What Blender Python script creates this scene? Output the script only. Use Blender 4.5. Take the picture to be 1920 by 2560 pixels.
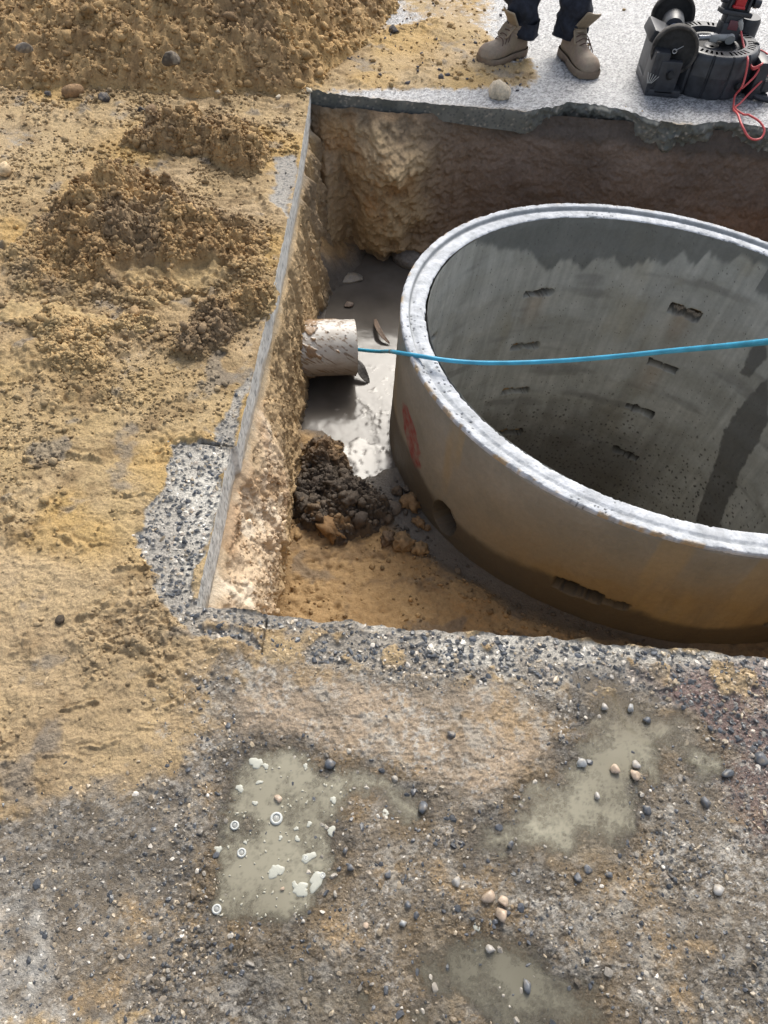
import bpy, math, time
import numpy as np
from mathutils import Matrix, Vector
T0 = time.time()
for o in list(bpy.data.objects): bpy.data.objects.remove(o)
scene = bpy.context.scene
COL = scene.collection

# ------------------------------------------------------------------ camera
H = 1.4
PITCH, ROLL, YAW, FOC = math.radians(53), math.radians(5.2), math.radians(1.1), 1850.0
Fv = np.array([math.sin(YAW)*math.cos(PITCH), math.cos(YAW)*math.cos(PITCH), -math.sin(PITCH)])
rt = np.array([math.cos(YAW), -math.sin(YAW), 0]); upv = np.cross(rt, Fv)
Rv = math.cos(ROLL)*rt + math.sin(ROLL)*upv; Uv = -math.sin(ROLL)*rt + math.cos(ROLL)*upv
cd = bpy.data.cameras.new('camera'); cam = bpy.data.objects.new('camera', cd); COL.objects.link(cam)
m = Matrix.Identity(4)
for i in range(3):
    m[i][0] = Rv[i]; m[i][1] = Uv[i]; m[i][2] = -Fv[i]
m[2][3] = H
cam.matrix_world = m
cd.sensor_fit = 'VERTICAL'; cd.sensor_height = 36; cd.sensor_width = 27; cd.lens = FOC/2560*36
cd.clip_start = 0.05; cd.clip_end = 500
scene.camera = cam
scene.render.resolution_x = 768; scene.render.resolution_y = 1024

# ------------------------------------------------------------------ light
SUN_EL, SUN_AZ = math.radians(46), math.radians(12)     # azimuth from +Y towards +X
world = bpy.data.worlds.new('World'); scene.world = world; world.use_nodes = True
wn = world.node_tree.nodes; wl = world.node_tree.links
sky = wn.new('ShaderNodeTexSky'); sky.sky_type = 'NISHITA'; sky.sun_disc = False
sky.sun_elevation = SUN_EL; sky.sun_rotation = SUN_AZ
sky.air_density = 1.0; sky.dust_density = 3.5; sky.ozone_density = 1.0
wn['Background'].inputs[1].default_value = 0.12
hs = wn.new('ShaderNodeHueSaturation'); hs.inputs['Saturation'].default_value = .55      # overcast: a greyer sky
wl.new(sky.outputs[0], hs.inputs['Color']); wl.new(hs.outputs[0], wn['Background'].inputs[0])
sd = bpy.data.lights.new('sun', 'SUN'); sd.energy = 1.8; sd.angle = math.radians(26); sd.color = (1, .95, .86)
sun = bpy.data.objects.new('sun', sd); COL.objects.link(sun)
sv = Vector((math.sin(SUN_AZ)*math.cos(SUN_EL), math.cos(SUN_AZ)*math.cos(SUN_EL), math.sin(SUN_EL)))
sun.rotation_euler = sv.to_track_quat('Z', 'Y').to_euler()
scene.view_settings.view_transform = 'Standard'; scene.view_settings.look = 'None'
scene.view_settings.gamma = 1; scene.view_settings.exposure = 0.8

# ------------------------------------------------------------------ measuring helpers (points on real planes)
SC = 1920/1659
def RAY(dx, dy):
    x = (dx*SC-960)/FOC; y = (1280-dy*SC)/FOC
    return Fv + x*Rv + y*Uv
def G(dx, dy, z=0.0):
    d = RAY(dx, dy); t = (z-H)/d[2]; return np.array([d[0]*t, d[1]*t, z])
def PY(dx, dy, Y):
    d = RAY(dx, dy); t = Y/d[1]; return d*t + np.array([0, 0, H])
def GP(pts, z=0.0): return np.array([G(a, b, z)[:2] for a, b in pts])

# ------------------------------------------------------------------ noise
rng = np.random.default_rng(7)
_tab = rng.random((16, 256, 256)).astype(np.float32)
def vnoise(x, y, seed=0):
    t = _tab[seed % 16]; xi = np.floor(x).astype(np.int64); yi = np.floor(y).astype(np.int64)
    fx = (x-xi); fy = (y-yi); fx = fx*fx*(3-2*fx); fy = fy*fy*(3-2*fy)
    s = seed*37
    a = t[(xi+s) & 255, yi & 255]; b = t[(xi+1+s) & 255, yi & 255]
    c = t[(xi+s) & 255, (yi+1) & 255]; d = t[(xi+1+s) & 255, (yi+1) & 255]
    return (a*(1-fx)+b*fx)*(1-fy)+(c*(1-fx)+d*fx)*fy
def fbm(x, y, f, octv=4, seed=0, gain=.5, ridge=False, bil=False):
    s = 0; a = 1; n = 0; ca, sa = math.cos(.6), math.sin(.6); x = x*f; y = y*f
    for k in range(octv):
        v = vnoise(x+k*17.3, y-k*9.1, seed+k)*2-1
        if ridge: v = 1-2*np.abs(v)
        if bil: v = 2.6*np.abs(v)-.8
        s = s + a*v; n += a; a *= gain
        x, y = (ca*x-sa*y)*2.03, (sa*x+ca*y)*2.03
    return s/n
def worley(x, y, cell, seed=0):
    x = x/cell; y = y/cell; xi = np.floor(x).astype(np.int64); yi = np.floor(y).astype(np.int64)
    best = np.full(x.shape, 9., np.float32); rid = np.zeros(x.shape, np.float32); rr = np.zeros(x.shape, np.float32)
    t = _tab[seed % 16]; t2 = _tab[(seed+5) % 16]; t3 = _tab[(seed+9) % 16]; t4 = _tab[(seed+3) % 16]
    for i in (-1, 0, 1):
        for j in (-1, 0, 1):
            a = (xi+i) & 255; b = (yi+j) & 255
            px = xi+i+t[a, b]; py = yi+j+t2[a, b]
            dx = x-px; dy = y-py; an = t4[a, b]*6.283; e = .55+.9*t3[(a+7) & 255, b]
            u = dx*np.cos(an)+dy*np.sin(an); v = (-dx*np.sin(an)+dy*np.cos(an))
            d = np.sqrt(u*u*e+v*v/e)
            k = d < best
            best = np.where(k, d, best); rid = np.where(k, t3[a, b], rid); rr = np.where(k, t4[(a+3) & 255, b], rr)
    return best, rid, rr
def ss(a, b, x):
    t = np.clip((x-a)/(b-a), 0, 1); return t*t*(3-2*t)
def sdpoly(x, y, P):
    """signed distance to polygon, positive inside"""
    d = np.full(x.shape, 1e9); ins = np.zeros(x.shape, bool); n = len(P)
    for i in range(n):
        ax, ay = P[i]; bx, by = P[(i+1) % n]; ex, ey = bx-ax, by-ay
        wx, wy = x-ax, y-ay; t = np.clip((wx*ex+wy*ey)/(ex*ex+ey*ey+1e-12), 0, 1)
        d = np.minimum(d, (wx-ex*t)**2+(wy-ey*t)**2)
        c = ((ay > y) != (by > y)) & (x < (bx-ax)*(y-ay)/((by-ay) if abs(by-ay) > 1e-9 else 1e-9)+ax)
        ins ^= c
    d = np.sqrt(d); return np.where(ins, d, -d)

# ------------------------------------------------------------------ mesh + object helpers
def tag(o, label=None, cat=None, group=None, kind=None):
    if label: o['label'] = label
    if cat: o['category'] = cat
    if group: o['group'] = group
    if kind: o['kind'] = kind
    return o
def empty(name, loc=(0, 0, 0), rz=0.0):
    o = bpy.data.objects.new(name, None); COL.objects.link(o); o.location = loc; o.rotation_euler = (0, 0, rz)
    o.empty_display_size = .05
    return o
def copy_tree(o, parent=None):
    c = o.copy(); COL.objects.link(c)
    if parent is not None: c.parent = parent
    for ch in list(o.children): copy_tree(ch, c)
    return c
def mesh_np(name, V, faces, mat, parent=None, attrs=None, smooth=True, sharp=None):
    """faces: list of int arrays (n,3) / (n,4); attrs: dict name -> per-vertex (n,) or (n,3)"""
    me = bpy.data.meshes.new(name)
    V = np.asarray(V, np.float32)
    faces = [np.asarray(f, np.int32) for f in faces if len(f)]
    me.vertices.add(len(V)); me.vertices.foreach_set('co', V.ravel())
    nl = sum(f.size for f in faces); nf = sum(len(f) for f in faces)
    me.loops.add(nl); me.polygons.add(nf)
    me.loops.foreach_set('vertex_index', np.concatenate([f.ravel() for f in faces]))
    tot = np.concatenate([np.full(len(f), f.shape[1], np.int32) for f in faces])
    st = np.concatenate([[0], np.cumsum(tot)[:-1]]).astype(np.int32)
    me.polygons.foreach_set('loop_start', st)
    try: me.polygons.foreach_set('loop_total', tot)
    except Exception: pass
    me.polygons.foreach_set('use_smooth', np.full(nf, smooth, bool))
    me.update(calc_edges=True); me.validate()
    for k, a in (attrs or {}).items():
        a = np.asarray(a, np.float32)
        if a.ndim == 2:
            at = me.attributes.new(k, 'FLOAT_COLOR', 'POINT')
            at.data.foreach_set('color', np.concatenate([a, np.ones((len(a), 1), np.float32)], 1).ravel())
        else:
            at = me.attributes.new(k, 'FLOAT', 'POINT'); at.data.foreach_set('value', a)
    me.materials.append(mat)
    o = bpy.data.objects.new(name, me); COL.objects.link(o)
    if parent is not None: o.parent = parent
    return o
def grid_faces(nr, nc, keep=None, wrap=False):
    idx = np.arange(nr*nc).reshape(nr, nc)
    if wrap:
        nx = np.roll(idx, -1, 1)
        f = np.stack([idx[:-1], nx[:-1], nx[1:], idx[1:]], -1)
    else:
        f = np.stack([idx[:-1, :-1], idx[:-1, 1:], idx[1:, 1:], idx[1:, :-1]], -1)
    if keep is not None: return f[keep]
    return f.reshape(-1, 4)
def compact(V, faces, attrs):
    used = np.zeros(len(V), bool)
    for f in faces: used[f.ravel()] = True
    mp = np.cumsum(used)-1
    return V[used], [mp[f] for f in faces], {k: a[used] for k, a in attrs.items()}
def ico(sub):
    import bmesh
    b = bmesh.new(); bmesh.ops.create_icosphere(b, subdivisions=sub, radius=1)
    V = np.array([v.co[:] for v in b.verts]); F = np.array([[v.index for v in f.verts] for f in b.faces]); b.free()
    return V, F
def blob_shapes(sub, n, mode, seed):
    r = np.random.default_rng(seed); V0, F = ico(sub); out = []
    for i in range(n):
        V = V0.copy()
        if mode == 'rock':
            for k in range(11):
                d = r.normal(size=3); d /= np.linalg.norm(d); c = r.uniform(.45, .8)
                s = V@d; V = V-np.outer(np.maximum(s-c, 0), d)
        else:
            for k in range(9):
                d = r.normal(size=3); d /= np.linalg.norm(d)
                V = V*(1+r.uniform(-.25, .35)*np.exp(-((1-V0@d)/.20)**2))[:, None]
            if sub >= 3:
                q = V0*1.7+r.uniform(0, 50, 3); bn = fbm(q[:, 0]+q[:, 2]*.7, q[:, 1]-q[:, 2]*.8, 2.3, 4, i, .75, bil=True)
                V = V*(1+.75*bn+.05*r.normal(size=len(V)))[:, None]
            else: V = V*(1+.17*r.normal(size=len(V)))[:, None]
        out.append(V)
    return out, F
_shape_cache = {}
def blobs(P, size, mode='clod', sub=1, seed=0, squash=.7, colors=None, elong=.35):
    """many small lumps -> V,F,C arrays"""
    r = np.random.default_rng(seed); key = (mode, sub)
    if key not in _shape_cache: _shape_cache[key] = blob_shapes(sub, 14, mode, 5)
    shp, F = _shape_cache[key]; n = len(P); nv = len(shp[0])
    S = np.stack(shp)[r.integers(0, len(shp), n)]                       # n,nv,3
    q = r.normal(size=(n, 4)); q /= np.linalg.norm(q, axis=1)[:, None]; w, x, y, z = q.T
    M = np.stack([1-2*(y*y+z*z), 2*(x*y-z*w), 2*(x*z+y*w), 2*(x*y+z*w), 1-2*(x*x+z*z), 2*(y*z-x*w), 2*(x*z-y*w), 2*(y*z+x*w), 1-2*(x*x+y*y)], 1).reshape(n, 3, 3)
    sc = np.stack([1+r.uniform(-elong, elong, n), 1+r.uniform(-elong, elong, n), 1+r.uniform(-elong, elong, n)], 1)
    S = S*sc[:, None, :]; S = np.einsum('nij,nvj->nvi', M, S)
    S[:, :, 2] *= squash
    S = S*np.asarray(size)[:, None, None]+np.asarray(P)[:, None, :]
    FF = (F[None]+(np.arange(n)*nv)[:, None, None]).reshape(-1, 3)
    C = None if colors is None else np.repeat(np.asarray(colors), nv, 0)
    return S.reshape(-1, 3), FF, C
class Geo:
    def __init__(s): s.V = []; s.T = []; s.Q = []; s.C = []; s.W = []; s.n = 0
    def add(s, V, F, C=None, W=0.0):
        V = np.asarray(V, float); F = np.asarray(F)
        (s.T if F.shape[1] == 3 else s.Q).append(F+s.n); s.V.append(V); s.n += len(V)
        C = np.asarray(C if C is not None else (.5, .5, .5), float)
        s.C.append(np.broadcast_to(C, (len(V), 3)) if C.ndim == 1 else C)
        s.W.append(np.broadcast_to(np.asarray(W, float), (len(V),)))
        return s
    def box(s, c, d, rot=None, bev=0.0, C=None):
        d = np.array(d)/2; c = np.array(c, float)
        b = min(bev, *(d*.9)); 
        if b <= 0:
            V = np.array([[x, y, z] for x in (-1, 1) for y in (-1, 1) for z in (-1, 1)])*d
            F = np.array([[0, 1, 3, 2], [4, 6, 7, 5], [0, 4, 5, 1], [2, 3, 7, 6], [0, 2, 6, 4], [1, 5, 7, 3]])
            if rot is not None: V = V@np.array(rot).T
            return s.add(V+c, F, C)
        import bmesh
        bm = bmesh.new(); bmesh.ops.create_cube(bm, size=1)
        for v in bm.verts: v.co = Vector((v.co.x*2*d[0], v.co.y*2*d[1], v.co.z*2*d[2]))
        bmesh.ops.bevel(bm, geom=bm.edges[:], offset=b, segments=2, affect='EDGES', profile=.6)
        bmesh.ops.triangulate(bm, faces=bm.faces[:]); bm.verts.index_update()
        V = np.array([v.co[:] for v in bm.verts]); F = np.array([[v.index for v in f.verts] for f in bm.faces]); bm.free()
        if rot is not None: V = V@np.array(rot).T
        return s.add(V+c, F, C)
    def tube(s, P, r, n=12, C=None, cap=True, flat=1.0):
        P = np.asarray(P, float); r = np.broadcast_to(np.asarray(r, float), (len(P),)); k = len(P)
        Tn = np.gradient(P, axis=0); Tn /= np.linalg.norm(Tn, axis=1)[:, None]
        a = np.array([0, 0, 1.]) if abs(Tn[0][2]) < .9 else np.array([1., 0, 0])
        N = np.cross(Tn[0], a); N /= np.linalg.norm(N); V = []; ang = np.arange(n)*2*math.pi/n
        for i in range(k):
            N = N-Tn[i]*(N@Tn[i]); N /= np.linalg.norm(N); B = np.cross(Tn[i], N)
            V.append(P[i]+r[i]*(np.outer(np.cos(ang), N)+flat*np.outer(np.sin(ang), B)))
        V = np.concatenate(V); F = grid_faces(k, n, wrap=True)
        s.add(V, F, C)
        if cap:
            for e, o in ((0, 1), (k-1, -1)):
                ring = V[e*n:(e+1)*n]; c = ring.mean(0)
                s.add(np.vstack([ring, c]), np.array([[i, (i+1) % n, n][::o] for i in range(n)]), C)
        return s
    def lathe(s, prof, n=48, C=None, M=None, c=(0, 0, 0)):
        """prof list of (r,z) about local z"""
        prof = np.array(prof, float); a = np.arange(n)*2*math.pi/n
        V = np.stack([prof[:, 0][:, None]*np.cos(a), prof[:, 0][:, None]*np.sin(a), np.broadcast_to(prof[:, 1][:, None], (len(prof), n))], -1).reshape(-1, 3)
        if M is not None: V = V@np.array(M).T
        return s.add(V+np.array(c), grid_faces(len(prof), n, wrap=True), C)
    def build(s, name, mat, parent=None, smooth=True, angle=None):
        o = mesh_np(name, np.concatenate(s.V), [np.concatenate(x) for x in (s.T, s.Q) if x], mat, parent,
                    {'Col': np.concatenate(s.C), 'Wet': np.concatenate(s.W)}, smooth)
        if angle: 
            try: o.data.set_sharp_from_angle(angle=math.radians(angle))
            except Exception: pass
        return o
def axes_to(zdir, xhint=(1, 0, 0)):
    z = np.array(zdir, float); z /= np.linalg.norm(z); x = np.array(xhint, float); x -= z*(x@z); x /= np.linalg.norm(x)
    return np.stack([x, np.cross(z, x), z], 1)
def spline(P, n):
    P = np.asarray(P, float); t = np.concatenate([[0], np.cumsum(np.linalg.norm(np.diff(P, axis=0), axis=1))])
    m_ = np.gradient(P, t, axis=0); u = np.linspace(0, t[-1], n); i = np.clip(np.searchsorted(t, u)-1, 0, len(t)-2)
    h = (t[i+1]-t[i])[:, None]; s = ((u-t[i])[:, None])/h
    return (2*s**3-3*s**2+1)*P[i]+(s**3-2*s**2+s)*h*m_[i]+(-2*s**3+3*s**2)*P[i+1]+(s**3-s**2)*h*m_[i+1]

# ------------------------------------------------------------------ materials
def new_mat(name):
    mt = bpy.data.materials.new(name); mt.use_nodes = True; nt = mt.node_tree
    return mt, nt, nt.nodes['Principled BSDF']
def vc_mat(name, dry=.92, wet=.22, bumps=((260, .0012), (70, .003)), var=.25, varscale=90, tint=None, spec=.5, wetdark=True):
    """surface whose albedo is the Col attribute with fine grain; Wet attribute lowers the roughness"""
    mt, nt, P = new_mat(name); N = nt.nodes; L = nt.links
    ca = N.new('ShaderNodeAttribute'); ca.attribute_name = 'Col'
    wa = N.new('ShaderNodeAttribute'); wa.attribute_name = 'Wet'
    tc = N.new('ShaderNodeTexCoord')
    n1 = N.new('ShaderNodeTexNoise'); n1.inputs['Scale'].default_value = varscale; n1.inputs['Detail'].default_value = 6; n1.inputs['Roughness'].default_value = .75
    L.new(tc.outputs['Object'], n1.inputs['Vector'])
    mr = N.new('ShaderNodeMapRange'); mr.inputs['From Min'].default_value = .3; mr.inputs['From Max'].default_value = .7
    mr.inputs['To Min'].default_value = 1-var; mr.inputs['To Max'].default_value = 1+var
    L.new(n1.outputs['Fac'], mr.inputs['Value'])
    mx = N.new('ShaderNodeVectorMath'); mx.operation = 'SCALE'
    L.new(ca.outputs['Color'], mx.inputs[0]); L.new(mr.outputs[0], mx.inputs['Scale'])
    L.new(mx.outputs[0], P.inputs['Base Color'])
    rr = N.new('ShaderNodeMapRange'); rr.inputs['To Min'].default_value = dry; rr.inputs['To Max'].default_value = wet
    L.new(wa.outputs['Fac'], rr.inputs['Value']); L.new(rr.outputs[0], P.inputs['Roughness'])
    P.inputs['Specular IOR Level'].default_value = spec
    prev = None
    for sc_, ht in bumps:
        nn = N.new('ShaderNodeTexNoise'); nn.inputs['Scale'].default_value = sc_; nn.inputs['Detail'].default_value = 4; nn.inputs['Roughness'].default_value = .65
        L.new(tc.outputs['Object'], nn.inputs['Vector'])
        b = N.new('ShaderNodeBump'); b.inputs['Strength'].default_value = 1; b.inputs['Distance'].default_value = ht
        L.new(nn.outputs['Fac'], b.inputs['Height'])
        if prev: L.new(prev.outputs[0], b.inputs['Normal'])
        prev = b
    if prev: L.new(prev.outputs[0], P.inputs['Normal'])
    return mt
def plain(name, col, rough=.5, metal=0.0, bump=None, var=.0, varscale=30, coat=0.0):
    mt, nt, P = new_mat(name); N = nt.nodes; L = nt.links
    P.inputs['Base Color'].default_value = (*col, 1); P.inputs['Roughness'].default_value = rough; P.inputs['Metallic'].default_value = metal
    tc = N.new('ShaderNodeTexCoord')
    if var:
        n1 = N.new('ShaderNodeTexNoise'); n1.inputs['Scale'].default_value = varscale; n1.inputs['Detail'].default_value = 6
        L.new(tc.outputs['Object'], n1.inputs['Vector'])
        cr = N.new('ShaderNodeValToRGB'); cr.color_ramp.elements[0].position = .35; cr.color_ramp.elements[1].position = .68
        cr.color_ramp.elements[0].color = (*[c*(1-var) for c in col], 1); cr.color_ramp.elements[1].color = (*[min(1, c*(1+var)+var*.02) for c in col], 1)
        L.new(n1.outputs['Fac'], cr.inputs[0]); L.new(cr.outputs[0], P.inputs['Base Color'])
    if bump:
        nn = N.new('ShaderNodeTexNoise'); nn.inputs['Scale'].default_value = bump[0]; nn.inputs['Detail'].default_value = 4
        L.new(tc.outputs['Object'], nn.inputs['Vector'])
        b = N.new('ShaderNodeBump'); b.inputs['Distance'].default_value = bump[1]; L.new(nn.outputs['Fac'], b.inputs['Height']); L.new(b.outputs[0], P.inputs['Normal'])
    return mt
M_GROUND = vc_mat('ground_surface', bumps=((450, .0024), (150, .0042)), var=.38, varscale=210)
M_SAND = vc_mat('loose_sand', bumps=((420, .0018), (120, .0040)), var=.32, varscale=120, wet=.45)
M_SOIL = vc_mat('soil_face', bumps=((380, .0022), (110, .0050)), var=.25, varscale=70)
M_CONC = vc_mat('concrete', bumps=((500, .0007), (150, .0010)), var=.10, varscale=60)
M_CLAY = vc_mat('clay', bumps=((300, .0022), (90, .0045)), var=.3, varscale=80, wet=.3)
M_STONE = vc_mat('stone', bumps=((300, .0008),), var=.2, varscale=120, wet=.15)

# palette (linear albedo)
SAND = np.array([.44, .32, .16]); SANDW = np.array([.23, .155, .075]); SANDP = np.array([.52, .40, .27])
GREY = np.array([.155, .145, .13]); CEM = np.array([.52, .48, .41]); STN = np.array([.068, .073, .080]); BROWN = np.array([.16, .12, .08])
def mixc(a, b, t): 
    t = np.asarray(t)[..., None]; return a*(1-t)+b*t
# ================================================================== GROUND
XL0, YN0, YF0 = -0.365, 0.752, 3.148
def interp(xs, ys): return lambda v: np.interp(v, xs, ys)
near_pts = GP([(425, 1312), (540, 1322), (600, 1332), (650, 1336), (700, 1346), (760, 1343), (800, 1350), (870, 1362), (1000, 1366), (1100, 1374), (1200, 1380), (1370, 1398), (1500, 1408), (1659, 1420)])
far_pts = np.array([G(672, 203)[:2], G(900, 221)[:2], G(1118, 240)[:2], G(1132, 244)[:2], G(1160, 236)[:2], G(1230, 223)[:2], G(1300, 226)[:2], G(1360, 243)[:2], G(1420, 262)[:2], G(1500, 272)[:2], G(1560, 262)[:2], G(1659, 276)[:2], (1.9, 3.12), (2.3, 3.18)])
left_pts = GP([(425, 1310), (500, 972), (512, 966), (560, 760), (600, 590), (640, 400), (672, 203)])
def h1(t, f, seed): return vnoise(np.asarray(t)*f, np.asarray(t)*0+seed*3.7, seed)*2-1
def edgeN(x): return np.interp(x, near_pts[:, 0], near_pts[:, 1])+.0045*h1(x, 28, 1)+.003*h1(x, 90, 2)
def edgeF(x):
    b = np.interp(x, far_pts[:, 0], far_pts[:, 1]); j = ss(.46, .52, x)
    return b+(.0015+.012*j)*h1(x, 18, 3)+(.001+.007*j)*h1(x, 60, 4)
def edgeL(y): return np.interp(y, left_pts[:, 1], left_pts[:, 0])+.0012*h1(y, 30, 5)
gfun = lambda y: .75+.25*y
S_R = 1.95
sA = np.arange(-1.0, 0, .00255); s_ln = np.concatenate([sA, np.arange(0, 2.3, .00255)]); iL = len(sA)
iR = int(np.argmin(np.abs(s_ln-S_R)))
def rows():
    out = [YN0]; y = YN0
    while y > -.35: y -= .0016+.0011*max(y, 0); out.append(y)
    lo = out[::-1]; jN_ = len(lo)-1
    n = 0; y = YN0; mid = []
    while y < YF0: y += .0016+.0012*y; mid.append(y)
    mid = np.array(mid); mid = YN0+(mid-YN0)*(YF0-YN0)/(mid[-1]-YN0)
    jF_ = jN_+len(mid); hi = []; y = YF0
    while y < 5.4: y += .0054+.0012*(y-YF0)*2; hi.append(y)
    return np.concatenate([lo, mid, hi]), jN_, jF_
y_ln, jN, jF = rows()
Yg, Sg = np.meshgrid(y_ln, s_ln, indexing='ij')
Xg = XL0+Sg*gfun(Yg)
# snap the grid lines to the broken edges of the hole
dN = edgeN(Xg)-YN0; dF = edgeF(Xg)-YF0
wR = ss(-.12, 0, Sg)
Yg2 = Yg+dN*np.exp(-((Yg-YN0)/.05)**2)*wR+dF*np.exp(-((Yg-YF0)/.16)**2)*wR
Xg = Xg+(edgeL(np.clip(Yg, YN0, YF0))-XL0)*np.exp(-(Sg/.08)**2)
Yg = Yg2
NR, NC = Xg.shape
print('ground grid', NR, NC, NR*NC)
X, Y = Xg, Yg
wob = lambda f, a, s: a*fbm(X, Y, f, 4, s)
wx = X+wob(9, .035, 1)+wob(45, .008, 2); wy = Y+wob(9, .035, 3)+wob(45, .008, 4)
def zone(pts, soft, warp=True):
    d = sdpoly(wx if warp else X, wy if warp else Y, GP(pts)); return ss(-soft, soft, d)
# bare aggregate strip round the near-left corner and along the near edge
m_agg = zone([(290, 1175), (330, 1110), (360, 1050), (372, 962), (500, 955), (430, 1250), (425, 1312), (600, 1335), (800, 1340), (1200, 1370), (1700, 1420), (1700, 1620), (1560, 1600), (1500, 1530), (1380, 1500), (1250, 1490), (1080, 1480), (940, 1450), (800, 1455), (700, 1440), (560, 1410), (420, 1375), (350, 1330), (330, 1280), (345, 1250)], .012)
m_agg = m_agg*(1-.75*ss(.02, .3, fbm(X, Y, 16, 4, 3))*ss(.76, .70, Y))
m_agg = np.maximum(m_agg, zone([(452, 955), (512, 962), (556, 780), (530, 830), (480, 900)], .01)*.8)
m_white = zone([(760, 1335), (1700, 1412), (1700, 1520), (1560, 1430), (1480, 1440), (1300, 1425), (1100, 1410), (1140, 1500), (1180, 1620), (1130, 1600), (1080, 1460), (900, 1380), (800, 1375)], .016)*.9
m_white = np.maximum(m_white, zone([(380, 985), (500, 975), (440, 1240), (405, 1260), (400, 1120)], .02))
m_mar = zone([(1380, 1440), (1660, 1430), (1700, 1560), (1700, 1850), (1600, 1800), (1560, 1640), (1500, 1540)], .03)
m_brn = zone([(-60, 1790), (200, 1700), (470, 1640), (470, 1900), (430, 2100), (420, 2240), (-80, 2240)], .06)
m_blu = zone([(-80, 1880), (60, 1960), (110, 2060), (90, 2150), (150, 2240), (-80, 2240)], .03)
m_beige = zone([(560, 1440), (760, 1460), (900, 1500), (1080, 1470), (1180, 1560), (1200, 1680), (1040, 1720), (900, 1640), (720, 1620), (540, 1590), (520, 1540)], .03)
P1 = [(505, 1625), (600, 1600), (700, 1620), (800, 1640), (920, 1690), (960, 1750), (920, 1800), (860, 1810), (790, 1740), (755, 1735), (725, 1775), (730, 1830), (750, 1865), (700, 1905), (670, 1960), (620, 2040), (470, 2050), (440, 1970), (465, 1850), (490, 1740)]
P2 = [(1250, 1450), (1330, 1440), (1440, 1480), (1540, 1560), (1580, 1650), (1540, 1690), (1440, 1680), (1395, 1720), (1400, 1800), (1340, 1860), (1230, 1900), (1100, 1900), (1010, 1890), (1020, 1800), (1120, 1700), (1230, 1620), (1262, 1540)]
P3 = [(850, 2000), (940, 1960), (1130, 1990), (1250, 2070), (1340, 2150), (1400, 2280), (820, 2280), (860, 2120)]
P4 = [(430, 2050), (560, 2030), (760, 2040), (850, 2100), (860, 2250), (560, 2250), (500, 2160)]
sd1 = sdpoly(wx, wy, GP(P1)); sd2 = sdpoly(wx, wy, GP(P2)); sd3 = sdpoly(wx, wy, GP(P3)); sd4 = sdpoly(wx, wy, GP(P4))
shore = .022*fbm(X, Y, 30, 4, 8)
pud = np.maximum.reduce([ss(-.04, .075, sd1+.7*shore), ss(-.05, .09, sd2+shore), ss(-.05, .12, sd3+shore), .8*ss(-.04, .08, sd4+shore)])
near_wet = ss(.80, .55, Y)*ss(-.42, -.25, X+.1*fbm(X, Y, 5, 3, 9))
# far pavement
m_far = ss(3.05, 3.2, Y+.12*Sg*0)*ss(-.42, -.30, X)
m_fsand = np.maximum(zone([(840, 60), (1000, 30), (1120, 150), (1140, 185), (1000, 190), (860, 195), (680, 198), (690, 120)], .07), .55*zone([(830, -60), (1080, -60), (1060, 60), (950, 60), (880, 40)], .12))
m_fsand = np.maximum(m_fsand, .9*zone([(1040, 150), (1150, 130), (1160, 175), (1060, 190)], .05))
m_gs = np.maximum(zone([(585, 350), (652, 340), (640, 420), (615, 480), (590, 440)], .02), .5*zone([(505, 880), (560, 760), (590, 640), (560, 640), (500, 780), (440, 900), (430, 960), (505, 950)], .03))
m_gs = np.maximum(m_gs, .6*zone([(0, 285), (110, 275), (90, 320), (0, 340)], .06))
sandn = fbm(X, Y, 6, 4, 6); sandf = fbm(X, Y, 30, 4, 7)
ms = 1-np.maximum.reduce([m_agg, .92*m_far*(1-m_fsand), near_wet*.9, m_brn*.88, m_gs*.85])
ms = ms*(1-.45*ss(.2, .55, fbm(X, Y, 14, 3, 8))*(Y < 1.8))
ms = np.clip(ms, 0, 1)
# aggregate stones pattern
d1, i1, r1 = worley(X+.002*fbm(X, Y, 200, 2, 3), Y, .0115, 1)
rad = .10+.36*i1
st = ss(rad+.05, rad-.05, d1); dome = np.sqrt(np.clip(1-(d1/(rad+.05))**2, 0, 1))
d2, i2, r2 = worley(X, Y, .0058, 4); rad2 = .18+.25*i2; st2 = ss(rad2+.06, rad2-.06, d2); dome2 = np.sqrt(np.clip(1-(d2/(rad2+.06))**2, 0, 1))
del d1, d2
npat = ss(-.05, .45, fbm(X, Y, 5.5, 4, 2)+.25*fbm(X, Y, 30, 3, 5))
stonez = np.clip(m_agg+(.26+.50*npat)*near_wet*(1-m_beige*.85)+.32*m_brn+.18*m_gs+.5*m_mar, 0, 1)*(1-.75*pud)
hh = .004*fbm(X, Y, 3, 3, 10)+.0022*fbm(X, Y, 22, 3, 11)
keepst = (i1 > .52+.30*vnoise(X*22, Y*22, 6))&(vnoise(X*400, Y*400, 3) > -1); hh += stonez*(.0040*dome*st*keepst+.0014*dome2*st2)
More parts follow.
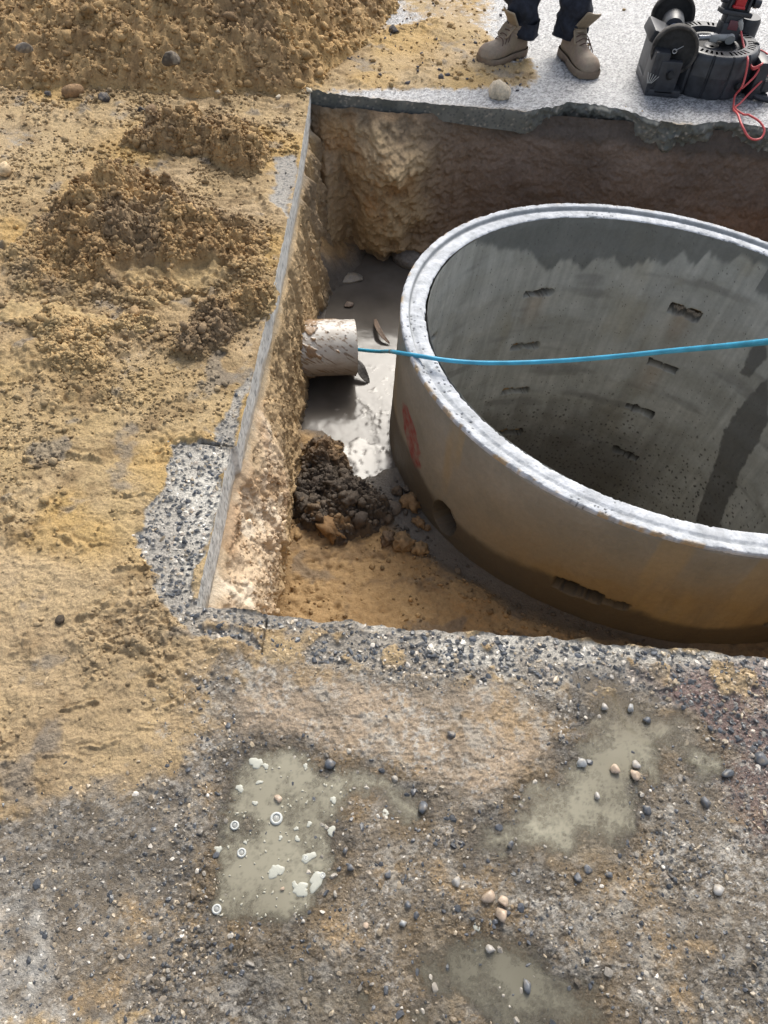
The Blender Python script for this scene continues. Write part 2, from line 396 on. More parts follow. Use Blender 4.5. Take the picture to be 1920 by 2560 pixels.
# sand relief : soft cover with ragged lumps and scuffs
sc = 1+.5*sandn
dirn = fbm(X*.5+Y*.9, Y*1.1-X*.6, 42, 3, 12, ridge=True)
lump = np.clip(fbm(X, Y, 24, 5, 13, .6), -.15, 1)
patchy = ss(-.1, .5, fbm(X, Y, 4.3, 3, 14))
bl_ = fbm(X+.004*fbm(X, Y, 60, 2, 1), Y, 26, 6, 13, .62, bil=True)
hh += ms*(.006+.005*sc+(.020*patchy+.004)*np.clip(lump, 0, 1)*ss(.1, .6, ms)+.0022*dirn*patchy+(.0045+.009*patchy)*bl_+.0034*fbm(X, Y, 110, 4, 15, .75))*np.where(m_far > .5, .8, 1)
hh += near_wet*(1-pud)*(1-m_beige)*npat*.0055*np.clip(fbm(X+.003*fbm(X, Y, 80, 2, 1), Y, 34, 5, 9, .7, bil=True), -.4, 1)
hh += near_wet*(.0012*fbm(X, Y, 48, 5, 5, .7, bil=True)+.0026*fbm(X, Y, 120, 4, 7, .7, bil=True)+.004*np.clip(fbm(X, Y, 18, 4, 2), 0, 1))+m_beige*near_wet*.0045*fbm(X*.8+Y*.6, Y*.8-X*.6, 55, 3, 5, ridge=True)
hh += m_brn*(.005*np.clip(fbm(X, Y, 35, 4, 3, .6), 0, 1))+m_agg*.0015*fbm(X, Y, 150, 3, 6)
# paw of the shovel: shallow arc marks, joint cut
hh -= pud*.014; hh += .0022*pud*np.clip(fbm(X, Y, 34, 4, 12), 0, 1)+.006*pud*ss(.45, .75, fbm(X, Y, 9, 3, 14)+.35*(sd1 < -.01))
hh -= m_far*(1-m_fsand)*.0005+0
hh += m_far*(1-m_fsand)*.0030*fbm(X, Y, 80, 4, 4, .8)
MP_ = [[(35, 640), (25, 560), (60, 500), (120, 440), (210, 405), (320, 410), (400, 440), (470, 480), (590, 495), (606, 560), (590, 612), (500, 640), (440, 640), (380, 650), (330, 680), (230, 670), (130, 655)],
       [(255, 320), (330, 278), (430, 272), (540, 290), (590, 330), (575, 385), (500, 392), (430, 350), (340, 345)],
       [(362, 775), (390, 720), (440, 665), (520, 650), (588, 612), (596, 640), (575, 690), (520, 712), (490, 760), (440, 785)],
       [(-40, 700), (20, 650), (120, 655), (240, 690), (350, 700), (330, 730), (250, 735), (240, 800), (170, 835), (105, 800), (60, 720)],
       [(60, 205), (200, 208), (350, 214), (600, 214), (680, 190), (760, 130), (830, 70), (700, 60), (300, 60), (0, 100), (-60, 180)]]
prox = np.zeros(X.shape)
for q in MP_: prox = np.maximum(prox, np.exp(np.minimum(sdpoly(X, Y, GP(q)), 0)/.10))
prox = prox*ms
hh += prox*(.012*np.clip(fbm(X, Y, 20, 5, 3, .66, bil=True), -.2, 1)*ss(-.2, .3, fbm(X, Y, 7, 3, 2)+.4*prox-.2))
def scuff(pts, w, h):
    P_ = GP(pts); x0, y0 = P_.min(0)-.06; x1, y1 = P_.max(0)+.06; j0, j1 = np.searchsorted(y_ln, [y0-.05, y1+.05]); j1 = max(j1, j0+2)
    sl_ = slice(j0, j1); xs_, ys_ = X[sl_], Y[sl_]; best = np.full(xs_.shape, 9.)
    xs2 = xs_+.006*fbm(xs_, ys_, 40, 3, 2); ys2 = ys_+.006*fbm(xs_, ys_, 40, 3, 5)
    for a_, b_ in zip(P_[:-1], P_[1:]):
        e = b_-a_; t = np.clip(((xs2-a_[0])*e[0]+(ys2-a_[1])*e[1])/(e@e+1e-9), 0, 1); best = np.minimum(best, np.hypot(xs2-a_[0]-t*e[0], ys2-a_[1]-t*e[1]))
    k_ = np.exp(-(best/w)**2)*(.5+2.2*np.clip(fbm(xs_, ys_, 75, 4, 8, .8), -.3, 1)); hh[sl_] += h*k_*ms[sl_]; hh[sl_] -= h*.5*np.exp(-((best-w*2.2)/(w*1.1))**2)*ms[sl_]
scuff([(390, 1452), (445, 1471), (397, 1511), (343, 1540)], .005, .009); scuff([(211, 1398), (277, 1409), (328, 1431)], .004, .007); scuff([(175, 1340), (233, 1307), (270, 1263)], .005, .006)
scuff([(250, 1236), (300, 1228), (348, 1230)], .004, .006); scuff([(130, 1160), (190, 1190), (160, 1215)], .005, .006); scuff([(60, 1000), (150, 985), (230, 1000)], .006, .007)
rs_ = np.random.default_rng(11)
for q in range(85):
    px_, py_ = rs_.uniform(-20, 520), rs_.uniform(820, 1720); an_ = rs_.normal(.15, .5)+(rs_.random() < .2)*1.2; ln_ = rs_.uniform(12, 55); cv_ = rs_.normal(0, .35)
    scuff([(px_, py_), (px_+ln_*math.cos(an_), py_-.55*ln_*math.sin(an_)), (px_+ln_*(math.cos(an_)+math.cos(an_+cv_)), py_-.55*ln_*(math.sin(an_)+math.sin(an_+cv_)))], rs_.uniform(.002, .0045), rs_.uniform(.002, .0055))
# saw cut joints in the slab
def cutline(a, b, w, dep):
    global hh
    A, B = G(*a)[:2], G(*b)[:2]; e = B-A; t = np.clip(((X-A[0])*e[0]+(Y-A[1])*e[1])/(e@e), 0, 1)
    d = np.hypot(X-A[0]-t*e[0], Y-A[1]-t*e[1]+.0015*h1(X+Y, 40, 4)); k = ss(w, w*.4, d); hh -= dep*k; return k
c1 = cutline((435, 957), (502, 966), .0035, .02)
c2 = cutline((576, 1338), (566, 1412), .0024, .012)
c3 = cutline((638, 258), (668, 262), .005, .012)
# keep the hole rim flush with the slab
WATER_Z = -.0035
# colours
cement = mixc(CEM, GREY*1.6, np.clip(.5+.6*fbm(X, Y, 12, 4, 9), 0, 1)*.75)
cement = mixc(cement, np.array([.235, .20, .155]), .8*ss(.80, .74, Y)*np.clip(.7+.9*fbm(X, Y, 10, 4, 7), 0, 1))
cement = mixc(cement, np.array([.62, .59, .52]), np.clip(m_white*(.75+.9*fbm(X, Y, 20, 3, 8)), 0, .92))
cement = mixc(cement, np.array([.15, .085, .075]), m_mar*.8)
scol = mixc(STN, np.array([.17, .17, .165]), ss(.45, 1, r1)); scol = mixc(scol, np.array([.42, .36, .30]), (r1 > .93).astype(float))
scol2 = mixc(STN*.9, np.array([.30, .27, .23]), ss(.5, .9, r2))
agg = mixc(cement, scol2, st2*.5); agg = mixc(agg, scol, st*keepst)
dirt = mixc(np.array([.085, .072, .055]), np.array([.200, .160, .112]), np.clip(.5+.8*fbm(X, Y, 7, 4, 10), 0, 1))
dirt = mixc(dirt, np.array([.16, .10, .09]), m_mar*.7)
dirt = mixc(dirt, np.array([.41, .315, .215]), m_beige*np.clip(.6+.6*fbm(X, Y, 16, 3, 11), 0, 1))
dirt = mixc(dirt, np.array([.40, .27, .13]), .55*ss(.12, .5, fbm(X, Y, 11, 5, 12, .6)))
dirt = mixc(dirt, np.array([.46, .43, .38]), .8*ss(.12, .38, fbm(X, Y, 90, 4, 6, .8)+.35*fbm(X, Y, 9, 3, 2))*(1-m_brn*.5)*(1-pud))
dirt = mixc(dirt, np.array([.40, .37, .315]), .6*ss(.05, .4, fbm(X+.5*Y, Y-.4*X, 38, 5, 13, .65))*(1-m_brn*.6))
dirt = mixc(dirt, np.array([.62, .61, .57]), m_blu*.55*np.clip(.5+fbm(X, Y, 30, 4, 5), 0, 1))
dirt = mixc(dirt, scol2, st2*stonez*.7); dirt = mixc(dirt, scol, st*stonez*keepst*.8)
dirt = mixc(dirt, np.array([.29, .20, .10]), .55*ss(.0, .35, pud)*ss(.95, .5, pud)*ss(-.25, .2, fbm(X, Y, 12, 4, 9)))
dirt = mixc(dirt, np.array([.20, .17, .12]), ss(.4, 1, pud)*.8)
dirt = dirt*(1-.35*ss(0, .3, pud)*ss(.9, .4, pud))[..., None]
fard = mixc(np.array([.58, .58, .58]), np.array([.20, .20, .205]), np.clip(.5+2.0*fbm(X, Y, 130, 4, 6, .8), 0, 1))
sandc = mixc(SAND, SANDP, np.clip(.45+.9*fbm(X, Y, 5, 4, 3), 0, 1)*.55)
sandc = mixc(sandc, SANDW, ss(-.05, .5, fbm(X, Y, 12, 6, 2, .68))*.8)
sandc = mixc(sandc, np.array([.33, .225, .11]), .6*prox)
sandc = mixc(sandc, np.array([.52, .33, .10]), .5*ss(.1, .5, fbm(X, Y, 3, 3, 4)))
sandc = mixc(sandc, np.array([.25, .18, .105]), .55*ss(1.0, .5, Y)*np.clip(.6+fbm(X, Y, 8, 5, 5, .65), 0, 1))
sandc = mixc(sandc, GREY*1.3, .55*ss(.3, .55, fbm(X, Y, 13, 4, 1)))
base = dirt*1.0
base = mixc(base, agg, m_agg)
base = mixc(base, fard, m_far)
base = mixc(base, mixc(GREY*1.5, agg, .5), np.clip(m_gs, 0, 1)*(1-m_agg))
msc = ss(.25, .62, ms+.28*fbm(X, Y, 60, 4, 14, .6))
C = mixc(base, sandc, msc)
C = mixc(C, np.array([.03, .028, .026]), np.clip(c1+c2+c3*.6, 0, 1)*.6)
W = (1-msc)*(.25+.80*m_far+.80*near_wet+.2*m_agg+.3*m_mar+.25*m_gs)+pud*.4; W = np.clip(W+.15*fbm(X, Y, 20, 3, 2), 0, 1)
W = np.clip(W+.45*ss(.15, -.02, pud-.1)*0, 0, 1)
# outer coarse skirt to the horizon
keep = np.ones((NR-1, NC-1), bool); keep[jN:jF, iL:iR] = False
Zg = hh.copy()
V = np.stack([Xg, Yg, Zg], -1).reshape(-1, 3); Cf = C.reshape(-1, 3); Wf = W.reshape(-1)
F = grid_faces(NR, NC, keep)
idx = np.arange(NR*NC).reshape(NR, NC)
per = np.concatenate([idx[0, ::8], idx[::8, -1][1:], idx[-1, ::-8][1:], idx[::-8, 0][1:]])
pc = V[per].copy(); cen = np.array([.6, 2.3]); far = pc.copy(); far[:, :2] = cen+(pc[:, :2]-cen)*60; far[:, 2] = 0
mid = pc.copy(); mid[:, :2] = cen+(pc[:, :2]-cen)*1.5; mid[:, 2] = 0
pc0 = pc.copy(); pc0[:, 2] -= .004
n0 = len(V); k = len(per); V = np.vstack([V, pc0, mid, far]); Cs = np.tile(np.array([.30, .27, .23]), (3*k, 1)); Cs[:k] = Cf[per]
Cf = np.vstack([Cf, Cs]); Wf = np.concatenate([Wf, np.full(3*k, .2)])
a = np.arange(k-1)
sk = np.concatenate([np.stack([n0+a, n0+k+a, n0+k+a+1, n0+a+1], 1), np.stack([n0+k+a, n0+2*k+a, n0+2*k+a+1, n0+k+a+1], 1)])
V, FF, at = compact(V, [F, sk], {'Col': Cf, 'Wet': Wf})
ground = tag(mesh_np('ground', V, FF, M_GROUND, None, at), kind='structure')
print('ground done', round(time.time()-T0, 1))
def gz(x, y):
    """height of the ground near (x,y)"""
    x = np.atleast_1d(x); y = np.atleast_1d(y)
    j = np.clip(np.searchsorted(y_ln, y), 1, NR-1); s = (x-XL0)/gfun(y); i = np.clip(np.searchsorted(s_ln, s), 1, NC-1)
    return Zg[j, i]

# slab edge : the cut / broken faces under the rim
SLAB = .105
def strip(Px, Py, Pz, nx, ny, bottom, nrow, colf, rough, name, kind='structure'):
    t = np.linspace(0, 1, nrow)[:, None]; n = len(Px)
    zz = Pz[None]*(1-t)+bottom[None]*t; amp, rec = rough
    u = np.arange(n)[None]*.004+0*t; 
    nn = amp*(fbm(u, zz, 40, 4, 3, .6)+.3*0)*ss(0, .08, t)-rec*t
    XX = Px[None]+nx*nn; YY = Py[None]+ny*nn
    cc = colf(u, zz, t)
    return XX, YY, zz, cc
geo = Geo()
def saw_col(u, z, t):
    s = fbm(u*.35, z*3, 90, 3, 2, .7); c = mixc(np.array([.50, .49, .46]), np.array([.80, .79, .75]), np.clip(.5+.9*s, 0, 1))
    c = mixc(c, np.array([.15, .15, .15]), .7*ss(.25, .5, fbm(u, z*.5, 120, 2, 5)))
    return mixc(c, np.array([.40, .32, .22]), .7*ss(.75, 1, t+.25*fbm(u, z, 12, 3, 4)))
ix = iL
bot = -SLAB-.006*h1(Yg[jN:jF+1, ix], 12, 2)
XX, YY, ZZ, cc = strip(Xg[jN:jF+1, ix], Yg[jN:jF+1, ix], Zg[jN:jF+1, ix], 1, 0, bot, 16, saw_col, (.0022, .0), 'l')
geo.add(np.stack([XX, YY, ZZ], -1).reshape(-1, 3), grid_faces(*XX.shape), cc.reshape(-1, 3), .2)
def far_col(u, z, t):
    c = mixc(np.array([.11, .115, .10]), np.array([.19, .19, .17]), np.clip(.5+fbm(u, z, 14, 4, 2), 0, 1))
    d, i, r = worley(u, z, .013, 6); k = ss(.42, .3, d)
    c = mixc(c, np.array([.30, .27, .23]), k*(r > .86)); return mixc(c, STN, k*(r < .4)*.6)
xr = Xg[jF, iL:iR+1]; brk = ss(.46, .55, xr)
bot = -.062-.02*ss(0, .5, xr)-brk*(.045+.05*np.clip(h1(xr, 3.2, 6), -.5, 1)+.016*h1(xr, 22, 7))
amp = .002+.040*brk; tt = np.linspace(0, 1, 34)[:, None]
XX, YY, ZZ, cc = strip(xr, Yg[jF, iL:iR+1], Zg[jF, iL:iR+1], 0, -1, bot, 34, far_col, (0, 0), 'f')
UU = XX
YY = YY-amp[None]*(fbm(XX, ZZ, 12, 5, 3, .62)+.12)*ss(0, .12, tt)+.035*brk[None]*tt**2-.004*0
geo.add(np.stack([XX, YY, ZZ], -1).reshape(-1, 3), grid_faces(*XX.shape)[:, ::-1], cc.reshape(-1, 3), .35)
xn = Xg[jN, iL:iR+1]; bot = -SLAB-.01*h1(xn, 9, 3)
XX, YY, ZZ, cc = strip(xn, Yg[jN, iL:iR+1], Zg[jN, iL:iR+1], 0, 1, bot, 12, far_col, (.006, .0), 'n')
geo.add(np.stack([XX, YY, ZZ], -1).reshape(-1, 3), grid_faces(*XX.shape), cc.reshape(-1, 3), .2)
ye = Yg[jN:jF+1, iR]
XX, YY, ZZ, cc = strip(Xg[jN:jF+1, iR], ye, Zg[jN:jF+1, iR], -1, 0, -SLAB+0*ye, 8, far_col, (.004, .0), 'r')
geo.add(np.stack([XX, YY, ZZ], -1).reshape(-1, 3), grid_faces(*XX.shape)[:, ::-1], cc.reshape(-1, 3), .2)
tag(geo.build('slab_edge', M_CONC), kind='structure')

# ================================================================== EXCAVATION WALLS
geo = Geo()
# left wall (u along y, v down)
yy = np.arange(.70, 3.30, .0045); vv = np.linspace(0, 1, 190)
U, Vv = np.meshgrid(yy, vv, indexing='xy'); zt = -.098; zb = -.78
ZW = zt+(zb-zt)*Vv; xe = edgeL(np.clip(U, YN0, YF0))
nearf = ss(2.0, 1.0, U); farf = ss(2.35, 2.75, U)
bat = (.012+.105*Vv**.8)*nearf+(.008+.075*Vv)*(1-nearf)*(1-farf)+(.005+.11*Vv**1.4+.03*np.sin(U*17+1)*Vv)*farf
ledge = nearf*.045*ss(.03, .30, Vv+.10*fbm(U, ZW, 5, 3, 2))*ss(.78, .38, Vv+.15*fbm(U, ZW, 4, 3, 5))
crumb = fbm(U, ZW, 16, 5, 1, .62); vert = fbm(U*2.4, ZW*.35, 9, 4, 4, .6)
bw = fbm(U, ZW, 18, 6, 8, .62, bil=True); nz_ = nearf*(.016*crumb+.008*bw+.009*fbm(U, ZW, 38, 5, 9, .7, bil=True)+.030*fbm(U, ZW, 4.5, 3, 3)-.018*ss(.55, .85, fbm(U*.8, ZW*.8, 6, 4, 11, .6, ridge=True)))+(1-nearf)*(.014*crumb+.02*vert+.008*bw)+farf*(.04*vert+.02*fbm(U*3, ZW*.6, 6, 3, 2))
lim = ss(1.55, 1.15, U+.2*fbm(U, ZW, 5, 3, 6))*ss(-.46, -.36, ZW+.08*fbm(U, ZW, 8, 3, 9))
XX = xe+bat+ledge+nz_*ss(0, .07, Vv)+.0
XX = XX-.012*ss(.04, 0, Vv)
c = mixc(np.array([.56, .40, .22]), np.array([.36, .25, .13]), np.clip(.5+.9*fbm(U, ZW, 7, 4, 3), 0, 1))
c = mixc(c, np.array([.72, .56, .39]), lim*np.clip(.75+.5*crumb, 0, 1))
c = mixc(c, np.array([.78, .66, .50]), lim*ss(.15, .5, fbm(U, ZW, 20, 4, 7)))
c = mixc(c, np.array([.46, .26, .12]), lim*.5*ss(.2, .5, fbm(U, ZW, 9, 3, 4)))
c = mixc(c, np.array([.22, .165, .11]), .7*farf*ss(-.1, .35, vert+.3*crumb))
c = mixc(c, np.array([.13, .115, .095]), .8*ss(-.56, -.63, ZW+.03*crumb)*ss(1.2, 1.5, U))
c = mixc(c, np.array([.24, .22, .18]), .6*ss(-.125, -.105, ZW+.01*crumb)*(1-lim*.6))
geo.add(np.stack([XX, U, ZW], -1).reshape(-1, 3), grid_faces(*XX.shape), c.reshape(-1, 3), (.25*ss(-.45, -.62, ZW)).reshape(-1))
rw_ = np.random.default_rng(8); cv = c; q0 = rw_.integers(8, XX.shape[0]-1, 9000); q1 = rw_.integers(0, XX.shape[1], 9000)
okw = rw_.random(9000) < (.12+.75*(nearf*ss(.1, .5, fbm(U*1.0, ZW, 7, 3, 2)+.35))[q0, q1]); q0, q1 = q0[okw], q1[okw]
szw = np.minimum(.0032*np.exp(rw_.normal(0, .5, len(q0))), .012)
Vb, Fb, Cb_ = blobs(np.stack([XX[q0, q1]+szw*.1, U[q0, q1], ZW[q0, q1]], 1), szw, 'clod', 1, 88, 1., cv[q0, q1]*rw_.uniform(.7, 1.15, (len(q0), 1))); geo.add(Vb, Fb, Cb_, .05)
# far wall (u along x)
xx = np.arange(-.46, 2.8, .0055); vv = np.linspace(0, 1, 190); U, Vv = np.meshgrid(xx, vv, indexing='xy')
ztF = -.035-.0*U; ZW = ztF+(zb-ztF)*Vv
ye = edgeF(U)*.15+.85*np.interp(U, [-.5, .5, 1.2, 3], [3.150, 3.152, 3.15, 3.16])
crumb = fbm(U, ZW, 10, 5, 5, .6); vert = fbm(U*2.2, ZW*.4, 6, 4, 7, .6)
inn = -.014-.035*ss(-.12, -.04, ZW)*ss(.40, .5, U)+.03*Vv+.05*ss(.45, .6, U)*Vv*0+.014*crumb+.022*vert*ss(0, .3, Vv)
# slumped sand in the far left corner
bl = np.exp(-((U+.08-.05*Vv)/.19)**2)*(.03+.16*ss(-.05, .22, Vv))*(1+.35*crumb)*ss(1.2, .6, Vv)
bl2 = np.exp(-((U+.32)/.13)**2)*(.04+.20*Vv)*(1+.5*vert)
sl = np.clip(np.maximum(bl*1.1, bl2)+np.exp(-((U-.14)/.12)**2)*.07*Vv, 0, .3)+(.016*fbm(U, ZW, 24, 5, 3, .65, bil=True)+.02*fbm(U*2.5, ZW*.5, 8, 4, 4))*ss(.45, .1, U)*ss(0, .06, Vv)+.008*fbm(U, ZW, 20, 5, 6, .6, bil=True)
# small slump on the far right
sl += np.exp(-((U-1.55)/.22)**2)*.10*ss(.35, .9, Vv)
YY = ye-inn-sl
msl = np.clip(bl*9+bl2*5, 0, 1)*ss(.5, .25, U+.08*crumb)
c = mixc(np.array([.24, .175, .135]), np.array([.145, .105, .082]), np.clip(.5+.9*fbm(U, ZW, 5, 4, 3), 0, 1))
c = mixc(c, np.array([.26, .14, .075]), .6*ss(1.2, 1.6, U)*ss(-.28, -.4, ZW+.06*crumb))
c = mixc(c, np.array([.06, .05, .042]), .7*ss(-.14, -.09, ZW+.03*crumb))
c = mixc(c, np.array([.52, .37, .20]), np.clip(msl, 0, 1)*np.clip(.85+.5*crumb, 0, 1))
c = mixc(c, np.array([.44, .23, .08]), msl*.55*ss(.0, .4, fbm(U, ZW, 8, 3, 8)))
c = mixc(c, np.array([.26, .18, .12]), .6*np.exp(-((U-.22)/.16)**2))
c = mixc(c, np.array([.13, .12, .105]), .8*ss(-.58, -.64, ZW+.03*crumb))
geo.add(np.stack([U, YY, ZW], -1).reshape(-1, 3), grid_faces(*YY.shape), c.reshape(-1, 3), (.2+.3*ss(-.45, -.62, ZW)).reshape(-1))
# near wall (under the near slab) and right wall, seen only from other positions
xx = np.arange(-.42, 1.8, .012); vv = np.linspace(0, 1, 60); U, Vv = np.meshgrid(xx, vv, indexing='xy'); ZW = -.08+(zb+.08)*Vv
YY = edgeN(U)-.02+.03*Vv+.02*fbm(U, ZW, 9, 4, 2)
c = mixc(np.array([.45, .32, .17]), np.array([.30, .2, .1]), np.clip(.5+fbm(U, ZW, 6, 4, 3), 0, 1))
geo.add(np.stack([U, YY, ZW], -1).reshape(-1, 3), grid_faces(*YY.shape)[:, ::-1], c.reshape(-1, 3), .1)
yr = np.arange(.70, 3.3, .012); U, Vv = np.meshgrid(yr, vv, indexing='xy'); ZW = -.08+(zb+.08)*Vv
XX = XL0+S_R*gfun(U)+.015-.05*Vv-.02*fbm(U, ZW, 9, 4, 2)
c = mixc(np.array([.30, .18, .10]), np.array([.16, .10, .06]), np.clip(.5+fbm(U, ZW, 6, 4, 3), 0, 1))
geo.add(np.stack([XX, U, ZW], -1).reshape(-1, 3), grid_faces(*XX.shape)[:, ::-1], c.reshape(-1, 3), .1)
tag(geo.build('excavation_wall', M_SOIL), kind='structure')
print('walls', round(time.time()-T0, 1))

# ================================================================== CONCRETE RING frame
RC = np.array([.973, 1.942, -.15]); RO, TH, OVA, OVB = .885, .0832, .067, -.009
rn = np.array([.065, .010, 1.]); rn /= np.linalg.norm(rn)
rx = np.array([1., 0, 0])-rn[0]*rn; rx /= np.linalg.norm(rx); ry = np.cross(rn, rx)
RM = np.stack([rx, ry, rn], 1)
def ringR(th, R): return R*(1+OVA*np.cos(2*th)+OVB*np.sin(2*th))
def CYL(dx, dy, R, farside=True):
    """photo point on the ring's inner/outer face -> (angle, height)"""
    d = RM.T@RAY(dx, dy); o = RM.T@(np.array([0, 0, H])-RC); ax, ay = R*(1+OVA), R*(1-OVA)
    a_ = (d[0]/ax)**2+(d[1]/ay)**2; b_ = 2*(o[0]*d[0]/ax**2+o[1]*d[1]/ay**2); c_ = (o[0]/ax)**2+(o[1]/ay)**2-1
    t = (-b_+(1 if farside else -1)*math.sqrt(max(b_*b_-4*a_*c_, 0)))/(2*a_); p = o+t*d
    return math.atan2(p[1], p[0]), p[2]

# ================================================================== PIT FLOOR + WATER
WZ = -.625
gx = np.arange(-.50, 2.75, .0048); gy = np.arange(.62, 3.34, .0048)
U, Vv = np.meshgrid(gx, gy, indexing='xy')
ux = U+.03*fbm(U, Vv, 9, 4, 1)+.006*fbm(U, Vv, 50, 3, 2); uy = Vv+.03*fbm(U, Vv, 9, 4, 3)+.006*fbm(U, Vv, 50, 3, 4)
FP = lambda pts, z: GP(pts, z)
dw = sdpoly(ux, uy, FP([(810, 530), (960, 520), (900, 600), (990, 700), (990, 1000), (905, 1050), (850, 1040), (770, 1050), (745, 985), (700, 925), (640, 925), (640, 700), (672, 680), (690, 635), (745, 605)], WZ))
rel = np.stack([U-RC[0], Vv-RC[1]+RM[1, 2]*.46], -1); rr = np.hypot(rel[..., 0]/(1+OVA), rel[..., 1]/(1-OVA))
dring = rr-RO
dm = sdpoly(ux, uy, FP([(780, 1030), (850, 1000), (960, 1000), (1150, 1100), (1500, 1380), (1700, 1440), (1290, 1395), (1110, 1330), (980, 1262), (920, 1225), (870, 1185), (830, 1140), (800, 1090)], WZ))
wm = ss(-.04, .05, dw); mud = ss(-.02, .04, dm)
z = -.590+.012*fbm(U, Vv, 4, 4, 5)+.006*fbm(U, Vv, 28, 4, 6, .6)
z += .05*ss(1.0, .78, Vv)*ss(1.0, .2, U)
scuff = fbm(U, Vv, 5, 5, 9, .65, ridge=True)*(fbm(U, Vv, 4, 3, 1) > -.1); z -= .012*ss(.40, .75, scuff)*(1-mud); z += (1-mud)*(.006*fbm(U, Vv, 22, 5, 3, .65, bil=True)+.02*np.clip(fbm(U, Vv, 9, 4, 8), 0, 1)*ss(.1, .4, fbm(U, Vv, 3, 2, 7)))
z = z*(1-wm)+(-.68)*wm
z = z*(1-mud)+(-.607+.004*fbm(U, Vv, 12, 3, 3))*mud
# right of ring base falls away a little
z -= .10*ss(.5, 1.6, U)*ss(1.5, .9, Vv)
z += .10*ss(-.24, -.36, U)*ss(2.35, 2.8, Vv)+.05*ss(-.16, -.30, U+.02*fbm(U, Vv, 10, 3, 1))*ss(2.25, 2.5, Vv)
z += .03*ss(3.02, 3.15, Vv)
inside = ss(-.020, -.040, dring)
z = z-inside*1.15
c = mixc(np.array([.40, .265, .125]), np.array([.30, .185, .08]), np.clip(.5+.8*fbm(U, Vv, 6, 4, 5), 0, 1))
c = mixc(c, np.array([.15, .125, .10]), .6*ss(.18, .45, fbm(U, Vv, 13, 4, 8)))
c = mixc(c, np.array([.17, .11, .06]), .6*ss(.3, .7, fbm(U, Vv, 7, 6, 12, .7, ridge=True))*(1-mud))
mudc = mixc(np.array([.165, .145, .12]), np.array([.115, .10, .085]), np.clip(.5+.8*fbm(U, Vv, 8, 4, 2), 0, 1))
c = mixc(c, mudc, np.maximum(mud, ss(-.10, .0, dw)))
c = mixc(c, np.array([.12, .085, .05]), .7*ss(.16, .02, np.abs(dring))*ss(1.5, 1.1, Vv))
Wt = .15+.5*mud+.4*wm+.3*ss(.15, .4, fbm(U, Vv, 9, 3, 7))*mud
keepm = (dring[:-1, :-1] > -.06) | True
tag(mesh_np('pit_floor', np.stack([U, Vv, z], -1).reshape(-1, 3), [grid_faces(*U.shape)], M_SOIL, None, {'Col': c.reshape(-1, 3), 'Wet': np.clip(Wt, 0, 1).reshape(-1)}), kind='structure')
def fz(x, y):
    j = np.clip(((np.atleast_1d(y)-gy[0])/.0048).astype(int), 0, len(gy)-1); i = np.clip(((np.atleast_1d(x)-gx[0])/.0048).astype(int), 0, len(gx)-1)
    return z[j, i]
zfloor = z; fcol = c

def water_mat(name, col, rough, ripple, rscale, dens=1.0):
    mt, nt, P = new_mat(name); N = nt.nodes; L = nt.links
    at = N.new('ShaderNodeAttribute'); at.attribute_name = 'Depth'
    ca = N.new('ShaderNodeAttribute'); ca.attribute_name = 'Col'
    L.new(ca.outputs['Color'], P.inputs['Base Color']); P.inputs['IOR'].default_value = 1.33
    P.inputs['Roughness'].default_value = rough
    gl = N.new('ShaderNodeBsdfGlass') if False else None
    tr = N.new('ShaderNodeBsdfTransparent'); mxs = N.new('ShaderNodeMixShader')
    gs = N.new('ShaderNodeBsdfGlossy'); gs.inputs['Roughness'].default_value = rough
    fr = N.new('ShaderNodeFresnel'); fr.inputs['IOR'].default_value = 1.33
    tc = N.new('ShaderNodeTexCoord'); nn = N.new('ShaderNodeTexNoise'); nn.inputs['Scale'].default_value = rscale; nn.inputs['Detail'].default_value = 3
    L.new(tc.outputs['Object'], nn.inputs['Vector'])
    b = N.new('ShaderNodeBump'); b.inputs['Distance'].default_value = ripple; L.new(nn.outputs['Fac'], b.inputs['Height'])
    for t in (P, gs, fr): L.new(b.outputs[0], t.inputs['Normal'])
    mx2 = N.new('ShaderNodeMixShader')                      # clear film = fresnel mirror over transparency
    L.new(fr.outputs[0], mx2.inputs[0]); L.new(tr.outputs[0], mx2.inputs[1]); L.new(gs.outputs[0], mx2.inputs[2])
    L.new(at.outputs['Fac'], mxs.inputs[0]); L.new(mx2.outputs[0], mxs.inputs[1]); L.new(P.outputs[0], mxs.inputs[2])
    L.new(mxs.outputs[0], nt.nodes['Material Output'].inputs['Surface'])
    return mt
M_WATER = water_mat('muddy_water', None, .15, .0004, 14)
M_PUD = water_mat('puddle_water', None, .03, .0003, 14)
# channel water
gx2 = np.arange(-.45, .75, .006); gy2 = np.arange(1.15, 3.2, .006); A, B = np.meshgrid(gx2, gy2, indexing='xy')
zf = fz(A.ravel(), B.ravel()).reshape(A.shape)
flow = .0006*fbm(A+.05*fbm(A, B, 6, 3, 2), B, 15, 4, 7)+.0012*np.exp(-((A-.02)**2+(B-1.95)**2)/.02)*fbm(A, B, 60, 2, 4)
zw = WZ+flow
dep = np.clip((zw-zf)/.02, 0, 1); dd = .90+.10*dep
cw = mixc(np.array([.085, .076, .066]), np.array([.135, .122, .108]), np.clip(.5+fbm(A, B, 9, 4, 3), 0, 1))
frr = np.hypot((A-RC[0])/(1+OVA), (B-RC[1])/(1-OVA))-RO
